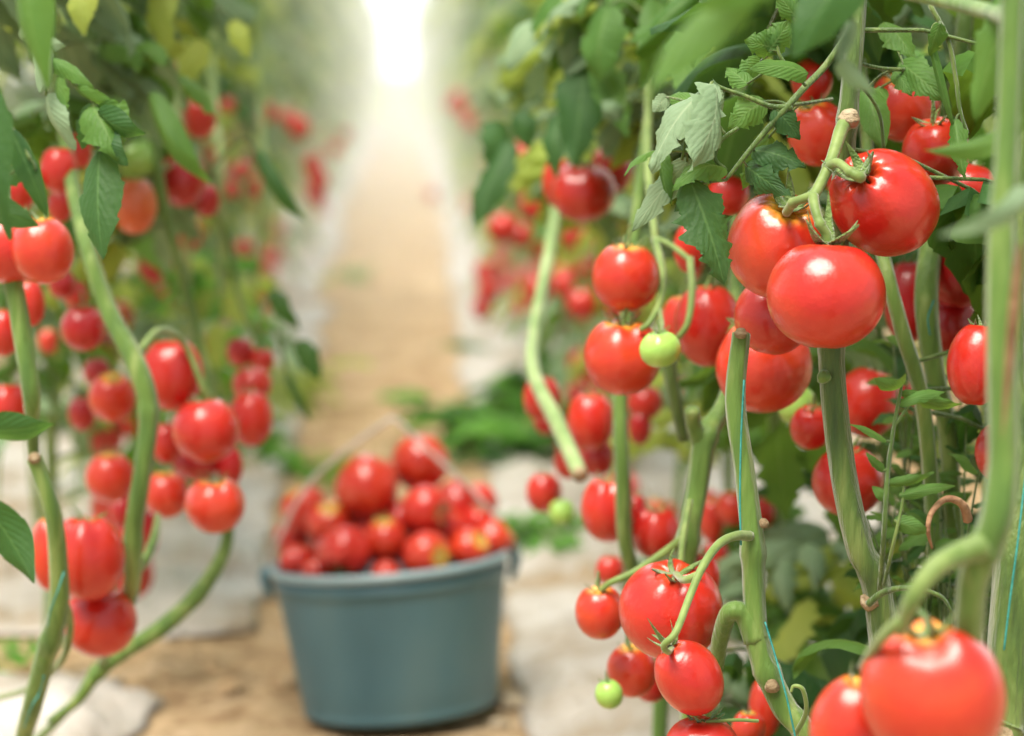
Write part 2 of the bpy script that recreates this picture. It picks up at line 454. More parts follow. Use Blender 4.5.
TOM = []
def tomato(px, py, d, w, h, label, mk='red', shape='round', up=(0, 1, 0.25), cal='a', ped=True, spin=None, group=None, cat='tomato', world=None, name='tomato', r=None):
    o = bpy.data.objects.new(name, fruit_me(shape, mk)); col.objects.link(o)
    p = world if world is not None else at(px, py, d)
    U = sdir(*up) if world is None else Vector(up).normalized()
    q = U.to_track_quat('Z', 'Y')
    sp = spin if spin is not None else R.random() * 6.28
    o.rotation_mode = 'QUATERNION'
    from mathutils import Quaternion
    o.rotation_quaternion = q @ Quaternion((0, 0, 1), sp)
    r_ = r if r else w / 2 * d / FPX
    tilt = 1 - abs((U.dot(CF)))  # how much the axis lies in the picture plane
    k = (h / w) / 0.91
    k = 1 + (k - 1) * min(1.0, tilt * 1.2)
    o.scale = (r_, r_, r_ * k); o.location = p
    tag(o, label, cat, group)
    if cal:
        c = bpy.data.objects.new('calyx', calyx_me(cal, ped)); col.objects.link(c); c.parent = o
    TOM.append((o, p, r_, U))
    return o
def top_of(o, k=0.8):
    from mathutils import Vector as V_
    m = Matrix.LocRotScale(o.location, o.rotation_quaternion, o.scale)
    return m @ V_((0, 0, k))
WORLD_S, SUN_S, GLOW_S, EXPO, HAZE = 0.66, 5.8, 3.8, 0.38, 0.075
# ------------------------------------------------------------------ world and light
w = bpy.data.worlds.new('sky'); scn.world = w; w.use_nodes = True
nt = w.node_tree; nt.nodes.clear()
wo = nt.nodes.new('ShaderNodeOutputWorld'); bg = nt.nodes.new('ShaderNodeBackground')
tc = nt.nodes.new('ShaderNodeTexCoord'); sp = nt.nodes.new('ShaderNodeSeparateXYZ')
nt.links.new(tc.outputs['Generated'], sp.inputs[0])
rp = ramp(nt, [(0.0, (0.55, 0.48, 0.36)), (0.49, (0.8, 0.78, 0.7)), (0.52, (1.0, 1.0, 0.96)), (0.75, (0.80, 0.88, 0.92)), (1.0, (0.9, 0.95, 1.0))])
mp = math_(nt, 'MULTIPLY_ADD', sp.outputs[2], 0.5, 0.5)
nt.links.new(mp, rp.inputs[0]); nt.links.new(rp.outputs[0], bg.inputs[0])
# the sky is brightest low over the open end of the tunnel (+Y)
yy_ = math_(nt, 'POWER', math_(nt, 'MAXIMUM', sp.outputs[1], 0.0), 3.0)
up_ = math_(nt, 'GREATER_THAN', sp.outputs[2], 0.0)
nt.links.new(math_(nt, 'MULTIPLY_ADD', math_(nt, 'MULTIPLY', yy_, up_), GLOW_S, WORLD_S), bg.inputs[1])
nt.links.new(bg.outputs[0], wo.inputs[0])
def sun(name, rot, s, ang, c):
    l = bpy.data.lights.new(name, 'SUN'); l.energy = s; l.angle = math.radians(ang); l.color = c
    o = bpy.data.objects.new(name, l); col.objects.link(o)
    dirv = Vector(rot).normalized(); o.rotation_mode = 'QUATERNION'; o.rotation_quaternion = (-dirv).to_track_quat('-Z', 'Y')
    o.location = (0, 0, 6)
# vector points from the scene to the sun
sun('sun', (-0.27, -0.36, 1.0), SUN_S, 38, (1.0, 0.93, 0.82))

# ------------------------------------------------------------------ ground
def fbm(x, y, sc, oc=4): return noise.fractal(Vector((x * sc, y * sc, 0.3)), 1.0, 2.0, oc)
def grid_obj(name, xs, ys, zf, mat, drop=None):
    V = []; UV = []; nx = len(xs)
    for y in ys:
        for x in xs:
            V.append((x, y, zf(x, y))); UV.append((x, y))
    F = gridf(nx, len(ys))
    g = Geo(); g.add(V, F, UV); return g.obj(name, mat)
def lin(a, b, n): return [a + (b - a) * i / (n - 1) for i in range(n)]

m, nt_, out = newmat('path_soil')
tc = N(nt_, 'ShaderNodeTexCoord')
n1 = N(nt_, 'ShaderNodeTexNoise', Scale=5.0, Detail=6.0, Roughness=0.65); nt_.links.new(tc.outputs['Object'], n1.inputs[0])
r1 = ramp(nt_, [(0.3, (0.38, 0.23, 0.12)), (0.5, (0.60, 0.42, 0.24)), (0.68, (0.74, 0.56, 0.36))]); nt_.links.new(n1.outputs[0], r1.inputs[0])
n2 = N(nt_, 'ShaderNodeTexNoise', Scale=28.0, Detail=7.0, Roughness=0.7); nt_.links.new(tc.outputs['Object'], n2.inputs[0])
r2 = ramp(nt_, [(0.38, (0.42, 0.33, 0.25)), (0.52, (1, 1, 1))]); nt_.links.new(n2.outputs[0], r2.inputs[0])
c = mixc(nt_, 0.75, r1.outputs[0], r2.outputs[0], 'MULTIPLY')
p = N(nt_, 'ShaderNodeBsdfPrincipled', Roughness=0.95); p.inputs['Specular IOR Level'].default_value = 0.15
nt_.links.new(c, p.inputs[0]); b = N(nt_, 'ShaderNodeBump', Strength=1.0, Distance=0.02)
nt_.links.new(n2.outputs[0], b.inputs['Height']); nt_.links.new(b.outputs[0], p.inputs['Normal']); nt_.links.new(p.outputs[0], out.inputs[0])
M['soil'] = m
m, nt_, out = newmat('mulch_film')
tc = N(nt_, 'ShaderNodeTexCoord')
n1 = N(nt_, 'ShaderNodeTexNoise', Scale=3.5, Detail=5.0, Roughness=0.6); nt_.links.new(tc.outputs['Object'], n1.inputs[0])
r1 = ramp(nt_, [(0.38, (0.30, 0.22, 0.13)), (0.46, (0.40, 0.35, 0.29)), (0.66, (0.55, 0.52, 0.48))]); nt_.links.new(n1.outputs[0], r1.inputs[0])
p = N(nt_, 'ShaderNodeBsdfPrincipled', Roughness=0.42); nt_.links.new(r1.outputs[0], p.inputs[0])
n2 = N(nt_, 'ShaderNodeTexNoise', Scale=16.0, Detail=4.0); nt_.links.new(tc.outputs['Object'], n2.inputs[0])
b = N(nt_, 'ShaderNodeBump', Strength=0.9, Distance=0.03)
nt_.links.new(n2.outputs[0], b.inputs['Height']); nt_.links.new(b.outputs[0], p.inputs['Normal']); nt_.links.new(p.outputs[0], out.inputs[0])
M['film'] = m
M['grass'] = noise_mat('field_grass', (0.34, 0.50, 0.08), (0.50, 0.66, 0.14), 1.5, 0.9, 0.5, 0.05)

def gz(x, y): return 0.012 * fbm(x, y, 1.7) + 0.008 * fbm(x, y, 9) - 0.01
ys = lin(0.6, 7, 150) + [7 * (46 / 7) ** (i / 90) for i in range(1, 91)]
fl = grid_obj('floor', lin(-7, -1.6, 14) + lin(-1.5, 1.5, 90) + lin(1.6, 7, 14), ys, gz, M['soil']); tag(fl, kind='structure')
fo = grid_obj('ground_outside', lin(-90, 90, 30), lin(45.9, 220, 30), lambda x, y: -0.015 + 0.3 * max(0, (y - 60) / 200) * fbm(x, y, 0.02), M['grass']); tag(fo, kind='structure')

def sheet(name, x0f, x1f, y0, y1, nx, ny, label, seed):
    V = []; UV = []
    for j in range(ny):
        y = y0 + (y1 - y0) * (j / (ny - 1)) ** (1.0 if y1 < 10 else 1.7)
        a = x0f(y); b_ = x1f(y)
        for i in range(nx):
            t = i / (nx - 1); x = a + (b_ - a) * t
            yy = y + (0.05 * fbm(x * 3 + seed, seed, 1) if j in (0, ny - 1) else 0)
            e = min(t, 1 - t, j / (ny - 1) * 6, (1 - j / (ny - 1)) * 6)
            z = gz(x, yy) + 0.007 + min(1, e * 12) * (0.006 + 0.016 * abs(fbm(x + seed, yy, 6)) + 0.028 * abs(fbm(x * 1.3, yy * .6 + seed, 12, 4)))
            V.append((x, yy, z)); UV.append((x, y))
    g = Geo(); g.add(V, gridf(nx, ny), UV)
    o = g.obj(name, M['film']); tag(o, label, 'plastic sheet', 'white mulch sheets over the soil beds')
    md = o.modifiers.new('thickness', 'SOLIDIFY'); md.thickness = 0.0015; md.offset = 1
    return o
def ed(base, amp, seed): return lambda y: base + amp * fbm(y, seed, 2.2, 4)
sheet('mulch_sheet', ed(-1.05, .03, 1), lambda y: -0.33 + 0.05 * fbm(y, 4, 3) - 0.10 * (y > 2.9), 2.3, 3.0, 44, 40, 'crumpled white mulch sheet at the lower left under the lying green stem', 3.1)
sheet('mulch_sheet', ed(-1.1, .03, 2), lambda y: -0.235 + 0.045 * fbm(y, 9, 2.5) - 0.0035 * y, 3.28, 8.0, 44, 130, 'pale mulch sheet on the soil along the left row behind the lying stem', 7.7)
sheet('mulch_sheet', ed(-1.2, .04, 6), lambda y: -0.30 + 0.05 * fbm(y, 19, 1.5) - 0.003 * y, 8.4, 44, 30, 120, 'far white mulch sheet along the foot of the left tomato row', 5.5)
sheet('mulch_sheet', lambda y: 0.155 + 0.04 * fbm(y, 13, 2.2) + 0.003 * y, ed(1.05, .04, 3), 2.2, 8.2, 44, 160, 'wrinkled white mulch sheet on the ground to the right of the bucket', 1.3)
sheet('mulch_sheet', lambda y: 0.19 + 0.05 * fbm(y, 23, 1.5) + 0.004 * y, ed(1.15, .04, 7), 8.5, 44, 30, 120, 'far white mulch sheet along the foot of the right tomato row', 2.9)

# stones, clods and litter near the bucket
def rock(px_x, y, r, label, sq=0.6, mat='stone', seed=0):
    me = bpy.data.meshes.new('stone'); V = []; ns, nr = 16, 10
    for j in range(nr + 1):
        ph = PI * j / nr
        for i in range(ns):
            th = 2 * PI * i / ns; dv = Vector((math.sin(ph) * math.cos(th), math.sin(ph) * math.sin(th), math.cos(ph)))
            k = 1 + 0.35 * noise.noise(dv * 1.7 + Vector((seed, 0, 0)))
            V.append((dv.x * r * k, dv.y * r * k, dv.z * r * k * sq))
    g = Geo(); g.add(V, gridf(ns, nr + 1, True), [(0, 0)] * len(V))
    o = g.obj('stone' if mat == 'stone' else 'soil_clod', M[mat]); o.location = (px_x, y, gz(px_x, y) + r * sq * 0.55)
    return tag(o, label, 'stone' if mat == 'stone' else 'clod')

# ------------------------------------------------------------------ bucket
BD = 2.93
bc_top = at(390.5, 558.5, BD); bc_bot = at(401, 706, BD)
axis = (bc_top - bc_bot); 
axis = Vector((axis.x * 1.1, 0.016, axis.z + .004)); BH = axis.length; axis.normalize()
bo = empty('bucket', (bc_bot.x, bc_bot.y, bc_bot.z), 'blue grey plastic bucket heaped with ripe red tomatoes on the soil path', 'bucket')
_x = Vector((1, 0, 0)); _x = (_x - axis * _x.dot(axis)).normalized(); _y = axis.cross(_x)
BQ = Matrix((_x, _y, axis)).transposed()
RT = 117 / FPX * BD; RB = 96 / FPX * BD
def lathe(prof, seg=96, mi=0):
    V = []; UV = []
    for r_, z in prof:
        for k in range(seg):
            th = 2 * PI * k / seg; V.append(BQ @ Vector((r_ * math.cos(th), r_ * math.sin(th), z))); UV.append((k / seg, z))
    g = Geo(); g.add([tuple(v) for v in V], gridf(seg, len(prof), True), UV, mi); return g
def rr_(z): return RB + (RT - RB) * z / BH
prof = [(0.001, 0.006), (RB * .85, 0.004), (RB - 0.004, 0.0), (RB + .001, 0.003), (RB + .0015, 0.008), (rr_(.012) - .001, 0.012), (rr_(BH * .1), BH * .1)]
prof += [(rr_(BH * q), BH * q) for q in (.25, .4, .55, .7, .8, .86)] + [(rr_(BH * .87) + .003, BH * .87), (rr_(BH * .89) + .003, BH * .89), (rr_(BH * .90), BH * .90), (rr_(BH * .96), BH * .96),
         (RT - .004, BH * .97), (RT - .006, BH * .9), (RB - .002, 0.012), (0.001, 0.012)]
lathe(prof).obj('bucket_body', M['bucket'], bo)
rim = [(RT - .006, BH * .965), (RT - .001, BH * .95), (RT + .002, BH * .955), (RT + .005, BH * .965), (RT + .005, BH * .99), (RT + .002, BH * 1.012), (RT - .001, BH * 1.012), (RT - .006, BH * .995), (RT - .006, BH * .965)]
lathe(rim).obj('rim', M['rim'], bo)
def wt(p): return tuple(BQ @ Vector(p))
hg = Geo(); apex = at(388, 421, BD) - bc_bot; apexl = BQ.inverted() @ apex
pv = BH * .93
hp = [(-RT - .012, 0.0, pv), (-RT * .93, .0, pv + .05), (-RT * .62, .005, pv + .125), (apexl.x * .9 - .012, .01, apexl.z - .006), (apexl.x + .012, .01, apexl.z), (RT * .35, .008, apexl.z - .035), (RT * .8, .005, pv + .085), (RT + .0, 0, pv + .03), (RT + .012, 0, pv)]
tube(hg, [wt(p_) for p_ in hp], 0.0032, 10, 8)
hd = hg.obj('wire_handle', M['wire'], bo); hd['label'] = 'thin grey wire bail handle'
for sx, nm in ((-1, 0), (1, 1)):
    g = Geo(); tube(g, [wt((sx * (RT + .004), 0, pv - .028)), wt((sx * (RT + .011), 0, pv)), wt((sx * (RT + .006), 0, pv + .016))], [0.005, 0.008, 0.005], 10, 5)
    g.obj('handle_lug', M['bucket'], bo)

# tomatoes in the bucket: px, py, w, h, depth offset, up, calyx, label
BT = [
 (367, 487, 64, 70, -.01, (.1, .6, -.6), None, 'largest tomato at the top of the bucket heap, below the handle bend'),
 (420, 463, 58, 56, .045, (.3, .8, -.5), None, 'topmost tomato of the bucket heap'),
 (426, 509, 49, 50, -.055, (.75, -.1, .7), 'b', 'bucket tomato with its green stalk end facing right, under the topmost one'),
 (427, 556, 51, 46, -.105, (.7, .05, .75), 'b', 'bucket tomato lying sideways by the front rim, stalk end facing right'),
 (385, 541, 46, 48, -.06, (-.05, 1, .35), 'a', 'bucket tomato with green calyx on top in the middle of the heap'),
 (345, 552, 56, 54, -.095, (-.15, -.75, .6), 'b', 'bucket tomato with its calyx pointing down at the front left rim'),
 (306, 512, 48, 52, .03, (-.4, .7, .1), None, 'bucket tomato at the upper left edge of the heap with a lobed side'),
 (328, 523, 44, 46, -.02, (.1, .75, .6), 'a', 'small bucket tomato with an upturned calyx between the left ones'),
 (297, 562, 36, 36, -.035, (.2, .8, .2), None, 'bucket tomato tucked against the left rim beside the handle lug'),
 (316, 572, 30, 28, -.085, (0, -.6, .5), None, 'half hidden small tomato low against the front left rim of the bucket'),
 (458, 505, 46, 52, .03, (-.3, .8, -.2), None, 'dark red bucket tomato right of the topmost one'),
 (478, 503, 38, 42, .055, (.5, .7, -.3), None, 'bucket tomato at the upper right edge of the heap'),
 (470, 549, 42, 40, -.08, (.6, .5, .6), 'b', 'bucket tomato at the front right rim with a small calyx facing up'),
 (493, 540, 40, 40, -.02, (.7, .5, 0), None, 'rightmost tomato in the bucket against the rim'),
 (479, 522, 34, 34, .0, (.1, .9, .4), 'a', 'bucket tomato squeezed between the two right rim tomatoes'),
 (386, 574, 30, 26, -.115, (0, -.8, .3), None, 'small tomato peeping over the middle of the front rim'),
 (400, 520, 40, 40, .0, (0, .8, .3), None, 'shaded tomato deep in the middle of the bucket heap'),
 (448, 530, 42, 40, -.02, (.3, .8, .1), None, 'shaded tomato behind the sideways one at the bucket front'),
 (330, 548, 40, 40, .0, (-.3, .8, .1), None, 'shaded tomato behind the front left bucket tomatoes'),
 (365, 530, 46, 44, .01, (.0, .8, .1), None, 'shaded tomato under the largest one in the bucket'),
 (292, 538, 34, 38, .06, (-.5, .6, 0), None, 'tomato against the left rim behind the lobed one in the bucket'),
 (410, 545, 40, 40, .03, (0, .8, .2), None, 'buried tomato behind the front row of the bucket'),
]
for i, (px, py, w_, h_, do, up, ca, lb) in enumerate(BT):
    mk = ['redy', 'redy', 'red'][i % 3]
    if 'shaded' in lb or 'dark' in lb: mk = 'red'
    tomato(px, py, BD + do, w_, h_, lb, mk, 'ribbed' if i in (0, 5, 6, 13) else 'round', up, ca, False, spin=i * 1.3, group='ripe tomatoes heaped in the bucket')

# ------------------------------------------------------------------ tomatoes on the vines, right side
def T(*a, **k): return tomato(*a, **k)
H1 = T(884, 203, 1.65, 105, 142, 'large ripe tomato with star calyx facing left, highest of the sharp cluster of three', 'red', 'beef', (-.46, .42, .55), 'hero', False, spin=0.6)
H2 = T(777, 245, 1.69, 101, 128, 'large ripe tomato with curled calyx, left one of the sharp cluster of three', 'redy', 'beef2', (.14, .64, .62), 'curled', False, spin=2.2)
H3 = T(826, 295, 1.60, 118, 106, 'smooth round tomato hanging lowest of the sharp cluster of three', 'red', 'smooth', (.05, 1, .02), 'curled', False, spin=1.0)
GH = 'right row vine tomatoes close to the camera'
T(773, 316, 1.77, 78, 76, 'tomato half hidden behind the lowest of the sharp cluster', 'red', 'round', (.2, 1, .1), 'a', False)
T(763, 366, 1.87, 96, 92, 'big blurred tomato directly under the sharp cluster behind a cut stem', 'redy', 'ribbed', (-.2, 1, .2), 'a', False)
T(905, 106, 1.88, 70, 76, 'tomato with yellow orange shoulder below the pale leaf at the upper right', 'redy', 'ribbed', (-.2, .85, .55), 'a', False)
T(936, 151, 1.78, 68, 68, 'tomato with dark calyx above the green crescent leaf', 'red', 'round', (-.2, .9, .4), 'a', True)
T(967, 192, 1.86, 64, 58, 'tomato peeking out below the green crescent leaf', 'red', 'round', (.2, 1, 0), 'b', False)
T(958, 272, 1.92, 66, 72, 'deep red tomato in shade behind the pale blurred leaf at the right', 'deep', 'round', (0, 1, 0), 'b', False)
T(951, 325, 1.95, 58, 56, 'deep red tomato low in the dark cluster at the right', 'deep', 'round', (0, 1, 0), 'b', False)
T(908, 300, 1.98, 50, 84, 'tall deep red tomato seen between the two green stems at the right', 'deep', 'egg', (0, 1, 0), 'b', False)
T(977, 363, 1.68, 60, 84, 'tomato half covered by the blurred foreground stem at the right', 'red', 'egg', (.1, 1, 0), 'b', False)
T(1001, 452, 1.72, 52, 60, 'tomato mostly behind the blurred foreground stem, under another', 'red', 'round', (0, 1, 0), 'b', False)
T(1026, 482, 1.8, 22, 30, 'sliver of a tomato at the right edge beside the thick stem', 'deep', 'round', (0, 1, 0), None, False)
T(1030, 726, 1.7, 28, 40, 'sliver of a tomato at the lower right corner', 'red', 'round', (0, 1, 0), None, False)
t_ = T(868, 402, 2.02, 66, 70, 'tomato with a dark blemish behind the hero stem', 'red', 'round', (.3, 1, .1), 'b', False)
T(901, 400, 2.1, 34, 38, 'small tomato right behind the thin upright shoot', 'red', 'round', (.3, 1, .1), 'b', False)
T(811, 427, 1.95, 42, 50, 'small tomato with open calyx left of the hero stem', 'red', 'round', (0, .9, .5), 'a', True)
T(797, 405, 2.02, 40, 40, 'pale green unripe tomato behind the small one with open calyx', 'green', 'round', (0, 1, 0), 'b', False, cat='unripe tomato')
T(848, 481, 1.93, 72, 70, 'round tomato crossed by the hero stem in its lower half', 'red', 'round', (-.1, 1, .3), 'a', True)
T(812, 80, 1.9, 42, 46, 'tomato at the top beside the hero stem, under the dark leaf', 'red', 'round', (0, 1, 0), 'b', False)
T(818, 134, 1.88, 62, 64, 'tomato behind leaves and left of the hero stem, above the cluster', 'redy', 'ribbed', (-.3, .9, .2), 'b', False)
T(848, 175, 1.95, 46, 50, 'tomato mostly hidden behind the hero stem above the cluster', 'red', 'round', (0, 1, .1), 'b', False)
T(933, 694, 1.30, 138, 146, 'very large blurred heart-shouldered tomato at the bottom right', 'redy', 'heart', (-.12, .95, .12), 'a', False, spin=0.35)
T(850, 726, 1.36, 80, 104, 'blurred tomato beside the very large one at the bottom', 'redy', 'round', (.2, .95, .2), 'a', False)
T(626, 277, 1.95, 68, 69, 'bright tomato above the one with the green tomato beside it', 'redy', 'round', (.05, .95, .25), 'a', True)
T(623, 357, 1.95, 78, 75, 'wide tomato just left of the small green one', 'redy', 'ribbed', (0, .95, .2), 'a', True)
T(660, 349, 1.84, 42, 36, 'small light green unripe tomato among red ones', 'green', 'ribbed', (-.1, 1, .2), 'a', True, cat='unripe tomato')
T(708, 325, 2.02, 68, 84, 'large tomato behind the curved truss stalk right of the green tomato', 'red', 'round', (-.1, .95, .2), 'a', False)
T(683, 322, 2.08, 44, 56, 'tomato just behind the curved truss stalk', 'redy', 'round', (0, 1, .2), 'a', False)
T(727, 194, 2.0, 46, 44, 'tomato showing through the sharp leaves left of the cluster', 'red', 'round', (0, 1, .2), 'b', False)
T(690, 248, 2.05, 34, 50, 'tomato behind the dark serrated leaf', 'red', 'round', (0, 1, .2), 'b', False)
T(583, 192, 2.42, 66, 58, 'wide blurred tomato below the dark hanging leaf', 'red', 'ribbed', (0, 1, .2), 'a', False)
T(558, 182, 2.46, 32, 50, 'narrow blurred tomato left of the wide one under the dark hanging leaf', 'redy', 'round', (0, 1, .2), 'a', False)
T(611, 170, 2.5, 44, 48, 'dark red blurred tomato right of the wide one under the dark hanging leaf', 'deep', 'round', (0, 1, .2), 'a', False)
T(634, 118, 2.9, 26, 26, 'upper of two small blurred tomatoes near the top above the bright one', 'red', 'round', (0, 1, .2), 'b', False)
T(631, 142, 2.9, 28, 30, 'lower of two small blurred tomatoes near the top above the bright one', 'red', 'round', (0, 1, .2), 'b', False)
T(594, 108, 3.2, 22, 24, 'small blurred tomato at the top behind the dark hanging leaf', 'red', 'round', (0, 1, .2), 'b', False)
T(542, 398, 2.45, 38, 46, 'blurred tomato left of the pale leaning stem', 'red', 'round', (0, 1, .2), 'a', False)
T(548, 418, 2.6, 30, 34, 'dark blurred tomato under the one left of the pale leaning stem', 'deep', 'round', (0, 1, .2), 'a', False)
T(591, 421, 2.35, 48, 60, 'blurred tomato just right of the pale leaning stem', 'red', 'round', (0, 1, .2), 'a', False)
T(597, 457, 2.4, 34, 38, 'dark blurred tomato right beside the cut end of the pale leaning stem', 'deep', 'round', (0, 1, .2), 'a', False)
T(569, 462, 2.5, 30, 34, 'tomato behind the cut end of the pale leaning stem', 'red', 'round', (0, 1, .2), 'a', False)
T(645, 402, 2.5, 36, 34, 'blurred tomato behind the upright stem under the wide tomato', 'red', 'round', (0, 1, .2), 'a', False)
T(640, 427, 2.5, 24, 36, 'narrow blurred tomato hanging right of the upright stem', 'deep', 'round', (0, 1, .2), 'a', False)
T(687, 390, 2.9, 20, 26, 'small faded tomato between two stems right of the upright stem', 'red', 'round', (0, 1, .2), 'a', False)
T(544, 492, 2.55, 36, 40, 'lone blurred tomato near the mulch with a green one below it', 'red', 'round', (0, 1, .2), 'a', False)
T(562, 512, 2.5, 26, 26, 'blurred green tomato below the lone red one', 'green', 'round', (0, 1, .2), 'b', False, cat='unripe tomato')
T(608, 509, 2.2, 54, 66, 'tall blurred tomato left behind the upright stem', 'red', 'ribbed', (0, 1, .2), 'a', False)
T(635, 513, 2.3, 26, 40, 'slim tomato just right of the upright stem', 'deep', 'round', (0, 1, .2), 'a', False)
T(656, 533, 2.2, 48, 52, 'blurred tomato between the upright stem and the forked stem', 'red', 'ribbed', (0, 1, .2), 'a', False)
T(610, 570, 2.35, 28, 30, 'small blurred tomato above the orange one', 'red', 'round', (0, 1, .2), 'a', False)
T(600, 612, 1.92, 50, 56, 'orange red tomato hanging leftmost of the lower right group', 'redy', 'round', (-.05, .95, .3), 'a', True)
B1 = T(671, 610, 1.76, 102, 100, 'big ribbed tomato in the middle of the lower right group', 'red', 'beef2', (.08, .85, .45), 'a', False, spin=.4)
B2 = T(689, 677, 1.64, 65, 80, 'egg-shaped tomato in front of the big ribbed one', 'red', 'egg', (-.42, .72, .15), 'curled', False)
B3 = T(702, 753, 1.66, 78, 74, 'tomato cut off by the bottom edge under the egg-shaped one', 'red', 'round', (0, 1, .1), 'a', False)
T(702, 578, 1.92, 36, 50, 'pinkish tomato behind the right side of the big ribbed one', 'red', 'round', (0, 1, .1), 'a', False)
T(632, 670, 1.97, 50, 56, 'tomato below the orange red one with a leaf across it', 'redy', 'round', (-.1, .95, .3), 'a', True)
T(651, 680, 2.05, 38, 44, 'dark tomato between the leaf-crossed one and the egg-shaped one', 'deep', 'round', (0, 1, .1), 'b', False)
T(609, 694, 1.92, 28, 30, 'small green tomato with upright calyx near the bottom', 'green', 'round', (-.2, .9, .2), 'a', True, cat='unripe tomato')
T(765, 708, 1.95, 34, 60, 'bright tomato low between the stems with the teal twine', 'redy', 'ribbed', (0, 1, .1), 'b', False)
T(748, 728, 1.9, 34, 34, 'bright tomato at the bottom beside the twine stem', 'redy', 'ribbed', (0, 1, .1), 'b', False)
T(712, 520, 2.5, 26, 44, 'faded orange tomato behind the forked stem', 'redy', 'round', (0, 1, .1), 'b', False)
T(733, 508, 2.45, 34, 36, 'faded orange tomato behind the twine stem', 'redy', 'round', (0, 1, .1), 'b', False)
T(763, 512, 2.5, 24, 30, 'faded red tomato just right of the twine stem', 'red', 'round', (0, 1, .1), 'b', False)
T(716, 556, 2.5, 26, 30, 'faded tomato between the truss and the twine stem', 'red', 'round', (0, 1, .1), 'b', False)

# left side
T(8, 247, 1.95, 74, 72, 'big blurred tomato cut by the left edge under the dark leaf', 'red', 'round', (.2, 1, .2), 'b', False)
T(43, 250, 1.92, 62, 68, 'big blurred tomato with a cleft, right of the one at the left edge', 'redy', 'round', (-.1, 1, .2), 'b', False)
T(59, 170, 2.2, 38, 48, 'deep red tomato under the twisted leaves at the upper left', 'red', 'round', (0, 1, .2), 'b', False)
T(79, 150, 2.3, 26, 36, 'pink tomato above right of the deep red one at the upper left', 'red', 'round', (0, 1, .2), 'b', False)
T(14, 190, 2.2, 44, 46, 'tomato at the left edge between two dark leaves', 'red', 'round', (0, 1, .2), 'b', False)
T(60, 205, 2.3, 26, 34, 'small tomato behind the hanging leaf stalk at the upper left', 'red', 'round', (0, 1, .2), 'b', False)
T(30, 303, 2.15, 30, 48, 'narrow tomato just below the cleft pair at the left', 'red', 'round', (0, 1, .2), 'a', False)
T(3, 332, 2.2, 36, 48, 'tomato at the left edge beside the leftmost stem', 'red', 'round', (0, 1, .2), 'a', False)
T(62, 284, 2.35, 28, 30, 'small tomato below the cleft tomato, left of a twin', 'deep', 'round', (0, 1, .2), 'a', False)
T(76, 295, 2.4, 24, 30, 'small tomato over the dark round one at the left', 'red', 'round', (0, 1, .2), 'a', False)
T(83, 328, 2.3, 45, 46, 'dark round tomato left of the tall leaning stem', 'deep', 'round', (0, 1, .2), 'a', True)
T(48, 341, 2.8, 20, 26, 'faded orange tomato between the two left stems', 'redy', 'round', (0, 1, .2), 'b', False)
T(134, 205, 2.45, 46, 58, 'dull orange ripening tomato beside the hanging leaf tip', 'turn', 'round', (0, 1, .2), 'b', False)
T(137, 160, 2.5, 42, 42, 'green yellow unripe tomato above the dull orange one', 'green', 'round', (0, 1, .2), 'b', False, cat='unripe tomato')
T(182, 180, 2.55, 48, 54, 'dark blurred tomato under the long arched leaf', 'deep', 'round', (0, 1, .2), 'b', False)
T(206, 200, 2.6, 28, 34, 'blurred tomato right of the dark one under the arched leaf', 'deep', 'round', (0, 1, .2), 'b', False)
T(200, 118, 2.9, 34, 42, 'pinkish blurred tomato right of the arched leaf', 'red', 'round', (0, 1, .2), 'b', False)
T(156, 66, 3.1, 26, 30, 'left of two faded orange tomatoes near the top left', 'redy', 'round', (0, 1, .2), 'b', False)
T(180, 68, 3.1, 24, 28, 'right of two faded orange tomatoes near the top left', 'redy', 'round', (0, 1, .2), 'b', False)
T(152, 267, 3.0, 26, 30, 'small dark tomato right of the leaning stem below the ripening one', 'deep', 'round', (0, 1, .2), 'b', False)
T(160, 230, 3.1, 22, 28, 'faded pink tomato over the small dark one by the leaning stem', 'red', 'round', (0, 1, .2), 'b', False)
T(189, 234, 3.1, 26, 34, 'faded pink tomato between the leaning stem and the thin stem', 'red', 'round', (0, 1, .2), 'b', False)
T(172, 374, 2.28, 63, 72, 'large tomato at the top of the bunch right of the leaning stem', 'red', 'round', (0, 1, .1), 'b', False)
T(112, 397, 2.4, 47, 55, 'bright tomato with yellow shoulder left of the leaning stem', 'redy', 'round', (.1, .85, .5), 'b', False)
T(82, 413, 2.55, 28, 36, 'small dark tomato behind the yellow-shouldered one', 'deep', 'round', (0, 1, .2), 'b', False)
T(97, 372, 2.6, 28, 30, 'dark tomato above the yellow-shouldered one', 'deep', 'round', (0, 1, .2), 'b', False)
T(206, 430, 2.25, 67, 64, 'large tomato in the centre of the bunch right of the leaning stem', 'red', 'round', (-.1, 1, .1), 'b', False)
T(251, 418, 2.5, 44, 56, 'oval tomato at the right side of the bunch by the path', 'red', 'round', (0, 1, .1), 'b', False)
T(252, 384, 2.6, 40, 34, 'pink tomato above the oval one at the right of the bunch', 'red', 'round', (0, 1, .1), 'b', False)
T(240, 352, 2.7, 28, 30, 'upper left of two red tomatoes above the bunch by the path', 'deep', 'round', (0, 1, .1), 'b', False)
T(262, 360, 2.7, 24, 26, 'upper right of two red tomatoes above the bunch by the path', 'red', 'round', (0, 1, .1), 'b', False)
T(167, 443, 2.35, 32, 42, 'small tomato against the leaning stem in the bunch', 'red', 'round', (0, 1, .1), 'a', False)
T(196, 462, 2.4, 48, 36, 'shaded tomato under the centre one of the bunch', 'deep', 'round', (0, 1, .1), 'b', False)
T(230, 466, 2.4, 26, 40, 'narrow tomato right of the shaded one in the bunch', 'deep', 'round', (0, 1, .1), 'b', False)
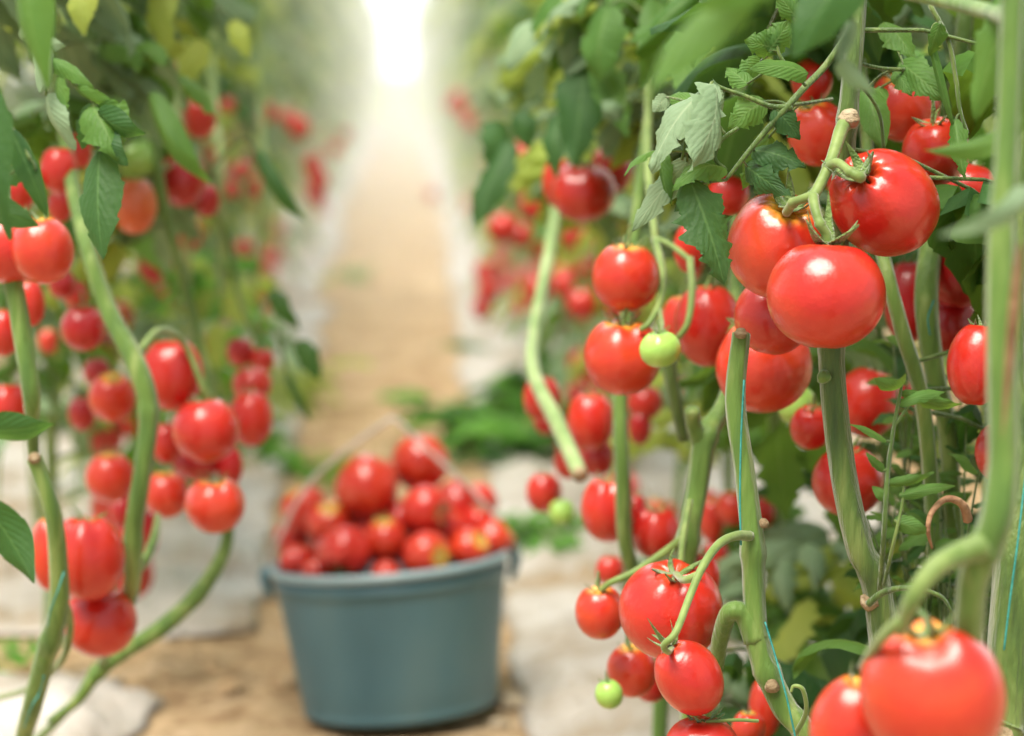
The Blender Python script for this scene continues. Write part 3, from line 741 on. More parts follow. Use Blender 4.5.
T(110, 477, 2.4, 49, 51, 'round glossy tomato left of the leaning stem, above the lower pair', 'redy', 'round', (0, .95, .2), 'a', False)
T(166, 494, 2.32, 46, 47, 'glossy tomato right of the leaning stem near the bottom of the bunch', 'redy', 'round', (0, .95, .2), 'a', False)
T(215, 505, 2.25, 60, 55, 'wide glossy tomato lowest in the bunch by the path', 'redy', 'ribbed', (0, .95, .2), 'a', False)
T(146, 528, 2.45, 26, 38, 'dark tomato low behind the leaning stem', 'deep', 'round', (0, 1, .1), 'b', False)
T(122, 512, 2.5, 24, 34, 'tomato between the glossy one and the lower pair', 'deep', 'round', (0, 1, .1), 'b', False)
T(52, 553, 2.18, 44, 76, 'orange red tomato behind the front left stem, part of the lower pair group', 'redy', 'round', (0, 1, .1), 'b', False)
T(88, 557, 2.1, 74, 86, 'large tomato at the lower left, upper of the touching pair', 'red', 'ribbed', (0, 1, .1), 'b', False)
T(100, 622, 2.15, 74, 68, 'round tomato at the lower left, lower of the touching pair', 'red', 'round', (0, 1, .1), 'b', False)
T(8, 406, 2.25, 42, 46, 'pink tomato at the left edge above the horizontal leaf', 'red', 'round', (0, 1, .1), 'a', False)
# faded ones down the rows
FAR = [(242, 170, 4.0, 16, 'left'), (232, 190, 4.0, 16, 'left'), (258, 187, 4.2, 18, 'left'), (268, 112, 4.5, 18, 'left'), (300, 128, 5, 20, 'left'), (313, 165, 5.5, 20, 'left'), (318, 180, 5.5, 22, 'left'),
       (316, 195, 5.5, 20, 'left'), (335, 150, 7, 14, 'left'), (243, 248, 4.2, 18, 'left'), (222, 310, 3.8, 18, 'left'), (262, 325, 4.4, 16, 'left'), (205, 345, 3.6, 18, 'left'), (345, 135, 8, 12, 'left'), (287, 118, 5, 16, 'left'), (228, 105, 4, 16, 'left'),
       (458, 98, 7, 16, 'right'), (452, 105, 7.5, 14, 'right'), (465, 112, 7, 16, 'right'), (470, 122, 6.5, 14, 'right'), (485, 272, 5, 22, 'right'), (488, 290, 5, 24, 'right'), (482, 308, 5, 20, 'right'), (525, 155, 3.6, 26, 'right'),
       (535, 205, 3.6, 32, 'right'), (503, 228, 3.8, 32, 'right'), (521, 235, 3.9, 24, 'right'), (538, 290, 3.7, 30, 'right'), (564, 285, 3.9, 22, 'right'), (582, 304, 3.6, 32, 'right'), (432, 195, 9, 12, 'right'), (553, 225, 4.2, 20, 'right'), (655, 95, 3.4, 18, 'right'), (604, 250, 3.8, 20, 'right')]
for px, py, d, w_, sd in FAR:
    tomato(px, py, d, w_, w_ * R.uniform(.95, 1.2), 'small faded out-of-focus red tomato far down the %s row' % sd, 'red', 'far', (R.uniform(-.3, .3), 1, .1), 'b' if w_ > 20 else None, False, group='faded tomatoes far down the %s row' % sd)

g = Geo(); V = []
for j in range(5):
    for k in range(12):
        th = 2 * PI * k / 12; V.append((.0045 * math.sin(j * PI / 8) * math.cos(th), .006 * math.sin(j * PI / 8) * math.sin(th), .0016 * math.cos(j * PI / 8)))
g.add(V, gridf(12, 5, True), [(0, 0)] * len(V)); bl = g.obj('blemish', M['dry']); bl['label'] = 'dark blemish'
_p = at(858, 391, 2.02); _c = t_.location; _r = t_.scale[0]; _n = (CO - _c).normalized(); _o = _p - _c; _o -= _n * _o.dot(_n); _h = math.sqrt(max(0, _r * _r * .9 - _o.length_squared)); _n2 = (_o + _n * _h)
_m = Matrix.Translation(_c + _n2) @ _n2.to_track_quat('Z', 'Y').to_matrix().to_4x4()
_tm = Matrix.LocRotScale(t_.location, t_.rotation_quaternion, t_.scale); bl.parent = t_; bl.matrix_local = _tm.inverted() @ _m
# ------------------------------------------------------------------ plants near the camera
def plant(name, pts, rad, label, down=True, mats=None, seg=12, foot=(0.0, 0.0), group=None, ribs=5, knots=None, top=None):
    """pts: (px, py, d); the stem is carried on down to the ground"""
    P = [at(*q) for q in pts]
    if down:
        e = P[-1]; z0 = e.z
        P += [Vector((e.x + foot[0] * .5, e.y + foot[1] * .5, z0 * .5)), Vector((e.x + foot[0], e.y + foot[1], -0.01))]
        rad = list(rad) + [rad[-1], rad[-1] * 1.15]
    base = Vector((P[-1].x, P[-1].y, 0))
    o = empty(name, base, label, 'tomato plant', group)
    g = Rel(); C = tube(g, P, rad, seg, 8, 0, knots=knots, ribs=ribs)
    g.part('stem', M[mats or 'stem'], o)
    o_stems.append(C)
    return o, C
o_stems = []
def stalk(par, pts, rad, name='truss_stalk', mat='truss', seg=8, knots=None, per=6):
    g = Rel(); P = [at(*q) if not isinstance(q, Vector) else q for q in pts]
    tube(g, P, rad, seg, per, knots=knots); return g.part(name, M[mat], par)
def scar(par, px, py, d, r, mat='bark', name='stem_scar', dirv=(0, 1, .3)):
    g = Rel(); c = at(px, py, d); v = sdir(*dirv)
    r = r * .85; tube(g, [c - v * r * 0.9, c - v * r * .2, c + v * r * .5], [r * .9, r * 1.1, r * .75], 14, 4, knots=[(0.9, .12)], ribs=3)
    return g.part(name, M[mat], par)
def leafpart(par, lst, mats=('leafA',), st=None, name='leaf'):
    """lst: leaflets (bx,by,bd, tx,ty,td, w, roll, kwargs); st: stalk polylines (pts, radii)"""
    g = Rel(); ms = [M[m_] for m_ in mats] + [M['stemd']]
    for L_ in lst:
        bx, by, bd, tx, ty, td, w_, roll = L_[:8]; kw = dict(L_[8]) if len(L_) > 8 else {}
        b_ = at(bx, by, bd); t_ = at(tx, ty, td)
        Y = (t_ - b_).normalized(); Z = -CF - Y * (-CF).dot(Y); Z.normalize()
        Z = Matrix.Rotation(math.radians(roll), 3, Y) @ Z
        kw.setdefault('nt', 40); kw.setdefault('ns', 13); kw.setdefault('seed', bx + by)
        leaflet(g, b_, t_, w_ / FPX * (bd + td) / 2, Z, **kw)
    cps = []
    for pts, rd in (st or []):
        cps += tube(g, [at(*q) for q in pts], rd, 7, 6, mi=len(mats))
    if not cps and len(lst) > 1: cps = [at(*lst[0][:3])]
    for L_ in lst:
        b_ = at(*L_[:3])
        if cps:
            n_ = min(cps, key=lambda c_: (c_ - b_).length)
            if .0008 < (n_ - b_).length: tube(g, [n_, n_.lerp(b_, .5) + Vector((0, 0, .001)), b_.lerp(at(*L_[3:6]), .05)], .0010, 6, 4, mi=len(mats))
    return g.part(name, ms, par)
def foliage(par, C, n, zr, L=(.18, .30), az=(0, 360), mats=('leafA', 'leafB', 'leafC'), wts=(0,), res=(12, 6), seed=0, droop=1.1, pairs=3, name='foliage', avoid=None, tilt=(.0, .6)):
    rng = random.Random(seed); g = Rel()
    cand = [c for c in C if zr[0] <= c.z <= zr[1]]
    k = 0; tries = 0
    while k < n and tries < n * 8:
        tries += 1
        c = rng.choice(cand) if cand else None
        if c is None: break
        a = math.radians(rng.uniform(*az)); d0 = Vector((math.cos(a), math.sin(a), rng.uniform(*tilt))).normalized()
        l = rng.uniform(*L)
        if avoid and avoid(c, c + Vector((d0.x, d0.y, d0.z - .4)) * l * 1.4): continue
        compound(g, c, d0, l, rng, res, droop, wts, len(mats), pairs)
        k += 1
    return g.part(name, [M[m_] for m_ in mats] + [M['stemd']], par) if g.n else None

def clear_view(c, e):
    return any(_cv(c, q_) for q_ in (e, c.lerp(e, .6), e + Vector((0, 0, -.06)), c.lerp(e, 1.2)))
def _cv(c, e):
    """keep random foliage out of the picture's free sight lines: reject leaves whose end comes near the sharp tomatoes or in front of them"""
    v = (e - CO); dep = v.dot(CF)
    if dep < 0.6: return True
    px = 512 + v.dot(CR) / dep * FPX; py = 368 - v.dot(CU) / dep * FPX
    if dep < 1.88 and 600 < px < 1100 and -60 < py < 780: return True
    if dep < 2.2 and 690 < px < 1030 and 50 < py < 540: return True
    if dep < 2.1 and px < 330 and 120 < py < 780: return True
    if dep < 4.5 and 330 < px < 470: return True
    if dep < 3.0 and 230 < px < 490 and py > 60: return True
    if dep < 2.2 and px < 640: return True
    if dep < 2.62 and 85 < px < 225 and 125 < py < 245: return True
    if dep < 2.4 and px < 95 and 125 < py: return True
    if dep < 2.7 and 520 < px < 655 and 110 < py < 245: return True
    if dep < 2.3 and 540 < px < 720 and 230 < py < 780: return True
    if dep < 3.4 and 255 < px < 600 and py > 230: return True
    return False

# hero plant --------------------------------------------------------
hero, HC = plant('tomato_plant', [(872, -420, 1.72), (868, -200, 1.70), (861, -60, 1.68), (856, 20, 1.67), (849, 100, 1.67), (842, 180, 1.68), (834, 290, 1.67), (831, 350, 1.66), (836, 420, 1.66), (846, 490, 1.66), (860, 550, 1.66), (880, 610, 1.67)],
    [0.0054, 0.0063, 0.0067, 0.0070, 0.0072, 0.0079, 0.0088, 0.0095, 0.0097, 0.0097, 0.0101, 0.0108], 'tomato plant whose sharp green stem rises behind the cluster of three big tomatoes', mats='stemd', seg=16, foot=(.05, .03), knots=[(4.25, .2), (6.9, .14), (10.6, .08)])
scar(hero, 850, 116, 1.648, .0088, dirv=(0, 1, .5)); scar(hero, 869, 604, 1.664, .0085, dirv=(-.5, -.6, .3)); scar(hero, 823, 376, 1.65, .006, dirv=(-.6, .4, .6), name='side_shoot_stub', mat='stem')
def c3(o, k=.78): return top_of(o, k)
q = lambda *a: at(*a)
stalk(hero, [q(850, 119, 1.655), q(842, 128, 1.645), q(836, 146, 1.635), q(829, 166, 1.625), q(817, 190, 1.615), q(811, 200, 1.61)], [.0068, .0055, .0048, .0044, .0042, .0042], knots=[(0, .3), (3, .25)])
stalk(hero, [q(829, 166, 1.622), q(838, 163, 1.61), q(850, 172, 1.60), q(860, 177, 1.60), c3(H1, .8)], [.004, .0036, .0036, .0046, .003], name='pedicel', knots=[(2, .35)])
stalk(hero, [q(813, 196, 1.61), q(803, 199, 1.615), q(793, 203, 1.625), q(787, 212, 1.64), c3(H2, .8)], [.0042, .0036, .0036, .0038, .0034], name='pedicel', knots=[(2, .3)])
stalk(hero, [q(813, 196, 1.61), q(815, 208, 1.60), q(820, 224, 1.595), q(826, 234, 1.597), c3(H3, .8)], [.0042, .0038, .0036, .0038, .0034], name='pedicel', knots=[(2, .3)])
# the sharp compound leaf left of the cluster
D = 1.66
leafpart(hero, [
    (714, 82, D, 650, 170, D - .03, 66, 40, dict(bow=.10, cup=.5, lobes=4, depth=.35, wave=.1)),
    (716, 84, D, 688, 172, D - .05, 66, -35, dict(bow=.12, cup=.5, lobes=4, depth=.35, wave=.1)),
    (690, 158, D + .01, 632, 232, D, 38, 20, dict(bow=.05, cup=.2, lobes=3, depth=.3)),
    (668, 96, D + .03, 652, 112, D + .03, 20, 0, dict(bow=.0, cup=.1, lobes=2, depth=.2)),
    (724, 90, D + .02, 706, 132, D - .01, 30, -60, dict(bow=.1, cup=.4, lobes=3)),
], ('leafC',), [([(792, 108, D), (770, 106, D), (745, 96, D), (722, 88, D), (712, 82, D)], [.0022, .0022, .0018, .0016, .0014]), ([(712, 82, D), (690, 120, D), (682, 160, D)], .0012)])
leafpart(hero, [
    (690, 180, D - .02, 724, 284, D - .03, 72, -15, dict(bow=.06, cup=.22, lobes=5, depth=.42, wave=.05)),
    (700, 186, D, 674, 212, D, 22, 10, dict(bow=.02, lobes=2)),
    (745, 165, D + .02, 790, 196, D - .02, 42, 20, dict(bow=.1, cup=.3, lobes=3, depth=.4)),
    (752, 150, D + .01, 806, 168, D, 46, -25, dict(bow=.12, cup=.3, lobes=3, depth=.4)),
    (774, 108, D, 800, 140, D, 34, -10, dict(bow=.1, cup=.3, lobes=3)),
], ('leafB',), [([(851, 30, D + .02), (836, 52, D + .02), (822, 70, D + .02), (806, 86, D + .01), (788, 106, D), (765, 132, D), (742, 160, D), (726, 180, D)], [.0032, .003, .0028, .0028, .0026, .0024, .002, .0014]),
                ([(726, 180, D), (708, 182, D - .01), (690, 185, D - .02)], .0013)])
leafpart(hero, [
    (725, 168, D, 672, 190, D - .03, 38, 35, dict(bow=.2, cup=.4, lobes=4, depth=.3)),
    (662, 150, D + .01, 672, 206, D, 26, 45, dict(bow=.1, cup=.5, lobes=3)),
    (655, 150, D, 624, 176, D - .02, 14, 50, dict(bow=.1, cup=.3, lobes=2)),
    (700, 104, D + .02, 664, 98, D + .05, 24, 20, dict(bow=.1, cup=.3, lobes=2)),
    (765, 100, D + .03, 728, 128, D + .03, 40, 10, dict(bow=.1, cup=.3, lobes=3)),
    (770, 135, D + .04, 742, 190, D + .05, 40, -20, dict(bow=.1, cup=.3, lobes=3)),
], ('leafA',), [([(772, 107, D), (800, 104, D + .02), (832, 99, D + .08)], [.0018, .0016, .0014]), ([(726, 170, D), (715, 158, D), (722, 140, D), (738, 128, D)], .0016)])
leafpart(hero, [
    (808, 74, D - .02, 748, 70, D - .04, 30, 30, dict(bow=.14, cup=.35, lobes=2, depth=.12)),
    (768, 52, D, 790, 20, D, 38, 10, dict(bow=.1, cup=.3, lobes=3)),
    (778, 48, D, 744, 40, D, 34, -20, dict(bow=.1, cup=.3, lobes=3)),
    (762, 60, D + .03, 735, 80, D + .03, 30, -20, dict(bow=.1, cup=.3, lobes=3)),
    (748, 85, D + .02, 726, 68, D + .04, 28, 10, dict(bow=.1, cup=.3, lobes=3)),
    (800, 22, D, 776, -10, D, 30, -20, dict(bow=.1, cup=.3, lobes=3)),
], ('leafA',), [([(800, 30, D), (790, 8, D), (784, -30, D)], .0014), ([(806, 86, D), (780, 56, D), (776, 30, D)], .0014)])
# leaves right of the hero stem
leafpart(hero, [
    (900, 62, 1.72, 946, 100, 1.68, 46, 15, dict(bow=.08, cup=.25, lobes=4, depth=.35)),
    (896, 70, 1.72, 912, 96, 1.70, 26, 15, dict(bow=.08, cup=.25, lobes=3)),
    (884, 22, 1.74, 914, 62, 1.72, 40, -20, dict(bow=.1, cup=.3, lobes=3)),
    (866, 86, 1.74, 884, 152, 1.72, 34, 10, dict(bow=.1, cup=.5, lobes=2, depth=.1)),
    (880, 86, 1.76, 870, 128, 1.74, 26, 40, dict(bow=.1, cup=.5, lobes=2, depth=.1)),
], ('leafA',), [([(850, 60, 1.68), (880, 68, 1.70), (920, 70, 1.72)], .0016), ([(852, 74, 1.69), (878, 110, 1.7), (884, 150, 1.71)], .0014)])
leafpart(hero, [
    (928, 30, 1.68, 958, 140, 1.68, 9, 30, dict(bow=.06, cup=.5, lobes=1, depth=.0)),
    (955, 118, 1.68, 965, 180, 1.66, 26, 20, dict(bow=.1, cup=.6, lobes=4, depth=.4)),
    (940, 24, 1.66, 930, 56, 1.68, 22, 30, dict(bow=.1, cup=.6, lobes=3)),
], ('leafA',), [([(930, 5, 1.68), (948, 40, 1.68), (956, 80, 1.68), (960, 110, 1.68), (968, 134, 1.68)], [.0022, .002, .0018, .0016, .0012])])
# slender side shoot in front of the lower stem
sd = 1.60
leafpart(hero, [
    (905, 382, sd, 874, 378, sd - .02, 26, -50, dict(bow=.25, cup=.5, lobes=2, depth=.1)),
    (900, 392, sd, 962, 404, sd + .02, 20, 30, dict(bow=.14, cup=.4, lobes=3, depth=.25)),
    (898, 404, sd, 946, 392, sd, 17, -30, dict(bow=.12, cup=.4, lobes=3, depth=.25)),
    (888, 442, sd, 848, 424, sd, 9, 30, dict(bow=.1, cup=.5, lobes=2, depth=.1)),
    (886, 484, sd, 934, 472, sd, 15, 30, dict(bow=.12, cup=.4, lobes=2, depth=.2)),
    (898, 496, sd, 956, 486, sd, 15, -20, dict(bow=.12, cup=.4, lobes=2, depth=.2)),
    (884, 472, sd, 866, 452, sd, 11, -20, dict(bow=.12, cup=.4, lobes=2, depth=.2)),
    (893, 520, sd, 930, 532, sd, 20, 10, dict(bow=.1, cup=.3, lobes=2, depth=.1)),
    (886, 500, sd, 872, 486, sd, 12, 10, dict(bow=.1, cup=.3, lobes=2, depth=.1)),
], ('leafA',), [([(902, 384, sd), (895, 420, sd), (888, 470, sd), (884, 530, sd), (880, 590, sd + .03)], [.0012, .0015, .0018, .002, .0024]),
                ([(884, 585, sd + .02), (893, 545, sd), (902, 505, sd), (904, 480, sd)], [.0016, .0014, .0012, .001]),
                ([(892, 430, sd), (904, 412, sd), (912, 402, sd)], .001), ([(868, 604, sd + .03), (884, 592, sd + .02), (910, 588, sd), (940, 596, sd), (952, 612, sd)], [.003, .0026, .002, .0016, .001])], name='side_shoot')
leafpart(hero, [], (), [([(968, 520, 1.63), (962, 504, 1.62), (946, 499, 1.61), (932, 512, 1.60), (928, 530, 1.60), (932, 548, 1.61)], [.004, .0032, .0026, .0022, .0018, .001])], name='dried_tendril').data.materials[0] = M['dry']
foliage(hero, HC, 13, (.72, 1.15), (.2, .32), (0, 180), wts=(0, 0, 1, 2), seed=3, avoid=clear_view, res=(16, 8))
foliage(hero, HC, 7, (.25, .68), (.16, .26), (10, 150), wts=(0, 1, 0), seed=4, avoid=clear_view, res=(16, 8))

# thick stem at the right edge
pr0, C = plant('tomato_plant', [(1030, -300, 1.62), (1024, 60, 1.62), (1016, 260, 1.62), (1014, 380, 1.62), (1018, 480, 1.61), (1017, 560, 1.60), (1012, 640, 1.60), (1006, 720, 1.60), (1000, 760, 1.60)],
    [.006, .007, .008, .010, .013, .0165, .017, .0165, .016], 'tomato plant with a very thick ridged stem at the right edge', mats='stemd', seg=16, knots=[(7.3, .15)])
scar(pr0, 1003, 733, 1.59, .012); foliage(pr0, C, 8, (.3, 1.15), (.2, .3), (20, 150), wts=(0, 1), seed=8, avoid=clear_view)
# blurred foreground plant
pf, C = plant('tomato_plant', [(1016, -500, 1.26), (1014, -100, 1.26), (1008, 120, 1.26), (1001, 250, 1.26), (1002, 380, 1.26), (1003, 460, 1.26), (996, 520, 1.26), (980, 560, 1.27), (971, 600, 1.28), (968, 690, 1.30)],
    [0.0057, 0.0066, 0.0066, 0.0082, 0.0089, 0.0089, 0.0097, 0.0097, 0.0086, 0.0086], 'blurred foreground tomato plant with a forked pale stem at the right', seg=14, knots=[(6.7, .2)], foot=(.02, .05))
stalk(pf, [(985, 545, 1.26), (962, 553, 1.26), (935, 568, 1.25), (912, 600, 1.25), (900, 632, 1.27)], [.0085, .0072, .0062, .0055, .0035], seg=10)
stalk(pf, [(902, 620, 1.26), (880, 640, 1.28), (862, 668, 1.32)], [.004, .0035, .003])
leafpart(pf, [(1020, 240, 1.2, 1002, 440, 1.24, 10, 10, dict(bow=.02, cup=.4, lobes=1, depth=0))], ('dry',), name='dried_leaf_strip')
leafpart(pf, [(1030, 190, 1.22, 938, 236, 1.16, 30, -20, dict(bow=.18, cup=.5, lobes=2, depth=.1))], ('leafC',))
leafpart(pf, [(1024, 118, 1.34, 924, 150, 1.40, 34, 30, dict(bow=-.18, cup=.4, lobes=3, depth=.15))], ('leafA',))
leafpart(pf, [(1020, -20, 1.38, 975, 120, 1.40, 60, 30, dict(bow=.08, cup=.5, lobes=3, depth=.25)), (1024, -18, 1.4, 1018, 140, 1.42, 50, -30, dict(bow=.08, cup=.5, lobes=3, depth=.25))], ('leafA',))
leafpart(pf, [(785, -60, 1.12, 645, 100, 1.10, 78, 50, dict(bow=.08, cup=.6, lobes=2, depth=.12)), (790, -70, 1.1, 700, 10, 1.08, 90, -10, dict(bow=.08, cup=.3, lobes=3, depth=.2))], ('leafA',),
         [([(1008, -60, 1.26), (920, -90, 1.2), (800, -65, 1.12)], .0025)])
leafpart(pf, [(862, -50, 1.30, 792, 58, 1.30, 66, 10, dict(bow=.08, cup=.35, lobes=3, depth=.12))], ('leafB',), [([(1008, -90, 1.26), (940, -80, 1.28), (862, -52, 1.30)], .0025)])
leafpart(pf, [(852, 18, 1.32, 838, 66, 1.31, 18, 30, dict(bow=.1, cup=.8, lobes=1, depth=0)), (838, 60, 1.31, 876, 94, 1.32, 20, 0, dict(bow=-.12, cup=.6, lobes=1, depth=0))], ('leafC',), [([(862, -50, 1.30), (856, -10, 1.31), (851, 20, 1.32)], .0016)])
stalk(pf, [(1016, 20, 1.30), (990, 12, 1.40), (950, 2, 1.46), (905, -6, 1.5)], [.006, .0055, .005, .004], name='side_shoot', mat='stem')

# twine stem plant (S2)
s2, C = plant('tomato_plant', [(741, 333, 1.70), (735, 400, 1.70), (744, 470, 1.70), (752, 540, 1.70), (754, 600, 1.70), (759, 650, 1.70), (782, 705, 1.70), (812, 756, 1.70)], [0.0070, 0.0078, 0.0078, 0.0090, 0.0084, 0.0092, 0.0096, 0.0096],
    'tomato plant with a cut-off ridged stem wrapped by teal twine', seg=16, knots=[(3.2, .2), (5.4, .2)], foot=(.06, .02))
scar(s2, 741, 332, 1.69, .0055, dirv=(0, 1, .2)); scar(s2, 772, 686, 1.688, .006, dirv=(-.2, .3, 1)); scar(s2, 765, 523, 1.69, .0045, dirv=(.7, .4, .4))
stalk(s2, [q(750, 536, 1.69), q(735, 536, 1.67), q(718, 545, 1.65), q(702, 568, 1.63), q(690, 596, 1.62), q(676, 632, 1.60), q(664, 645, 1.60), q(668, 652, 1.61), c3(B2, .8)], [.0042, .0038, .0034, .0032, .0030, .0028, .0026, .0024, .0022])
stalk(s2, [q(697, 576, 1.63), q(684, 580, 1.65), c3(B1, .8)], [.0035, .003, .0028], name='pedicel')
stalk(s2, [q(756, 640, 1.70), q(745, 616, 1.70), q(730, 612, 1.70), q(720, 640, 1.72), q(716, 672, 1.74), q(712, 700, 1.74)], [.010, .0085, .0075, .0070, .0060, .0050], name='side_shoot', mat='stem', seg=10)
stalk(s2, [q(708, 714, 1.65), q(716, 704, 1.68)], [.0026, .003], name='pedicel'); stalk(s2, [q(706, 722, 1.65), q(735, 720, 1.65), q(758, 721, 1.66)], .0014, name='pedicel')
stalk(s2, [q(795, 735, 1.68), q(806, 712, 1.66), q(803, 690, 1.65), q(794, 686, 1.65), q(791, 692, 1.65)], [.0022, .002, .0018, .0015, .001], name='tendril')
foliage(s2, C, 12, (.2, .62), (.14, .22), (30, 160), wts=(0, 1), seed=12, avoid=clear_view)
# forked stem (S3)
s3, C = plant('tomato_plant', [(722, 412, 1.92), (706, 436, 1.90), (697, 490, 1.90), (688, 540, 1.90), (684, 600, 1.92), (690, 690, 1.95)], [0.0077, 0.0108, 0.0095, 0.0097, 0.0095, 0.0090], 'tomato plant with a forked stem between the green tomato and the big ribbed tomato', seg=14, knots=[(1, .15), (3, .2)])
stalk(s3, [(702, 445, 1.9), (694, 425, 1.89), (692, 410, 1.88)], [.009, .007, .007], name='side_shoot_stub', mat='stem'); stalk(s3, [(715, 420, 1.91), (728, 395, 1.93), (734, 350, 1.98), (738, 200, 2.1), (740, -40, 2.2)], [.0085, .008, .0075, .007, .006], name='side_shoot', mat='stem')
C2 = o_stems[-1]
stalk(s3, [(684, 538, 1.89), (665, 552, 1.90), (635, 572, 1.90), (612, 582, 1.90), (601, 590, 1.905)], [.0045, .004, .0036, .003, .0028], mat='truss')
stalk(s3, [(690, 500, 1.88), (683, 540, 1.86), (680, 575, 1.85)], [.003, .003, .0025], mat='truss')
foliage(s3, [at(738, 200, 2.1), at(739, 80, 2.15), at(740, -30, 2.2), at(734, 330, 2.0)], 22, (0, 2), (.16, .28), (0, 360), wts=(0, 1, 2), seed=22, avoid=clear_view)
foliage(s3, C, 6, (.1, .5), (.12, .2), (-10, 150), wts=(0, 1), seed=23, avoid=clear_view)
# upright stem (S4)
s4, C = plant('tomato_plant', [(668, -120, 2.25), (655, 60, 2.2), (640, 190, 2.18), (628, 300, 2.16), (620, 395, 2.15), (622, 470, 2.15), (628, 556, 2.18), (660, 620, 2.24)], [.006, .006, .0065, .007, .0075, .0078, .008, .0085], 'tomato plant with a slim upright stem under the wide tomato', seg=12)
stalk(s4, [(655, 238, 2.02), (662, 270, 1.97), (660, 300, 1.94), (650, 322, 1.92), (640, 330, 1.92)], [.0036, .0034, .0032, .003, .0025]); stalk(s4, [(650, 60, 2.18), (648, 160, 2.1), (655, 238, 2.02)], [.005, .004, .0036])
stalk(s4, [(690, 258, 1.98), (692, 290, 1.96), (688, 322, 1.95), (678, 338, 1.95)], [.0036, .0036, .0034, .003]); stalk(s4, [(655, 238, 2.02), (672, 246, 2.0), (690, 260, 1.98)], .003)
stalk(s4, [(660, 310, 1.93), (662, 325, 1.88), (660, 332, 1.85)], .0022, name='pedicel')
stalk(s4, [(668, 360, 2.05), (674, 395, 2.05), (684, 440, 2.06)], [.008, .007, .006], name='side_shoot', mat='stemd')
foliage(s4, C, 24, (.72, 1.3), (.14, .22), (-40, 220), mats=('leafA', 'leafB', 'leafC', 'leafD'), wts=(2, 2, 3, 0), seed=31, avoid=clear_view)
leafpart(s4, [(588, 50, 2.3, 574, 168, 2.28, 62, 10, dict(bow=.05, cup=.25, lobes=4, depth=.25)), (560, 110, 2.32, 556, 178, 2.3, 34, 20, dict(lobes=3))], ('leafB',), [([(650, 40, 2.2), (615, 45, 2.25), (585, 62, 2.3)], .0025)])
leafpart(s4, [(540, 20, 2.35, 508, 72, 2.33, 34, 20, dict(lobes=2, depth=.1)), (574, 10, 2.3, 562, 72, 2.3, 32, -20, dict(lobes=2, depth=.1)), (620, 120, 2.2, 602, 100, 2.2, 26, 0, dict(lobes=2))], ('leafC',), [([(652, 30, 2.2), (600, 0, 2.3), (540, 18, 2.35)], .002)])
leafpart(s4, [(610, 5, 2.2, 600, 86, 2.2, 60, 30, dict(lobes=3)), (660, 0, 2.15, 640, 90, 2.12, 52, -20, dict(lobes=3)), (598, 60, 2.25, 628, 140, 2.2, 44, 0, dict(lobes=3))], ('leafA',), [([(652, 20, 2.2), (625, 0, 2.2), (610, 6, 2.2)], .002)])
# pale leaning stem (S5)
s5, C = plant('tomato_plant', [(580, -200, 2.9), (572, 0, 2.8), (562, 140, 2.7), (552, 235, 2.62), (536, 320, 2.5), (533, 370, 2.4), (556, 420, 2.3), (580, 474, 2.22)], [.006, .0065, .007, .0078, .0076, .0078, .0085, .0085], 'tomato plant with a pale leaning stem whose cut end points at the mulch', seg=12, mats='pale', down=False)
s5.location = s5.location
scar(s5, 581, 476, 2.215, .0095, dirv=(.3, -.8, .3))
foliage(s5, C, 30, (.68, 1.25), (.13, .21), (-30, 230), mats=('leafA', 'leafB', 'leafC', 'leafD'), wts=(2, 2, 3, 3), seed=41, avoid=clear_view)
leafpart(s5, [(512, 140, 2.6, 474, 232, 2.58, 46, 25, dict(bow=.08, cup=.3, lobes=4, depth=.3)), (498, 120, 2.62, 490, 170, 2.6, 44, -20, dict(lobes=3)), (520, 110, 2.6, 530, 150, 2.6, 34, 0, dict(lobes=3))], ('leafB',), [([(560, 130, 2.7), (535, 105, 2.65), (510, 132, 2.6)], .0025)])
leafpart(s5, [(502, 112, 2.62, 484, 88, 2.6, 14, 0, dict(lobes=1)), (535, 118, 2.6, 560, 112, 2.6, 14, 0, dict(lobes=1))], ('leafC',))
rs = random.Random(77)
for (bx, by, bd, n_) in ((900, 640, 1.85, 9), (950, 640, 1.8, 9), (925, 560, 1.95, 7)):
    g = Rel(); b0 = at(bx, by + 60, bd)
    for k in range(n_):
        e = at(bx + rs.uniform(-45, 55), by - rs.uniform(60, 230), bd + rs.uniform(-.08, .15)); md_ = b0.lerp(e, .5) + CR * rs.uniform(-.015, .015)
        tube(g, [b0, md_, e], [.0016, .0013, .0008], 5, 5, mi=2)
        for j in range(5):
            c_ = b0.lerp(md_, 1).lerp(e, j / 4); dv = (CR * rs.choice((-1, 1)) * rs.uniform(.5, 1) + CU * rs.uniform(-.5, .6) - CF * rs.uniform(-.3, .5)).normalized(); l_ = rs.uniform(.016, .034)
            leaflet(g, c_, c_ + dv * l_, l_ * rs.uniform(.4, .6), (rs.uniform(-.5, .5), -.6, 1), bow=.12, cup=.3, lobes=3, depth=.3, nt=14, ns=7, mi=rs.choice((0, 0, 1)), seed=rs.random())
    g.part('side_shoot', [M['leafA'], M['leafB'], M['stemd']], hero)
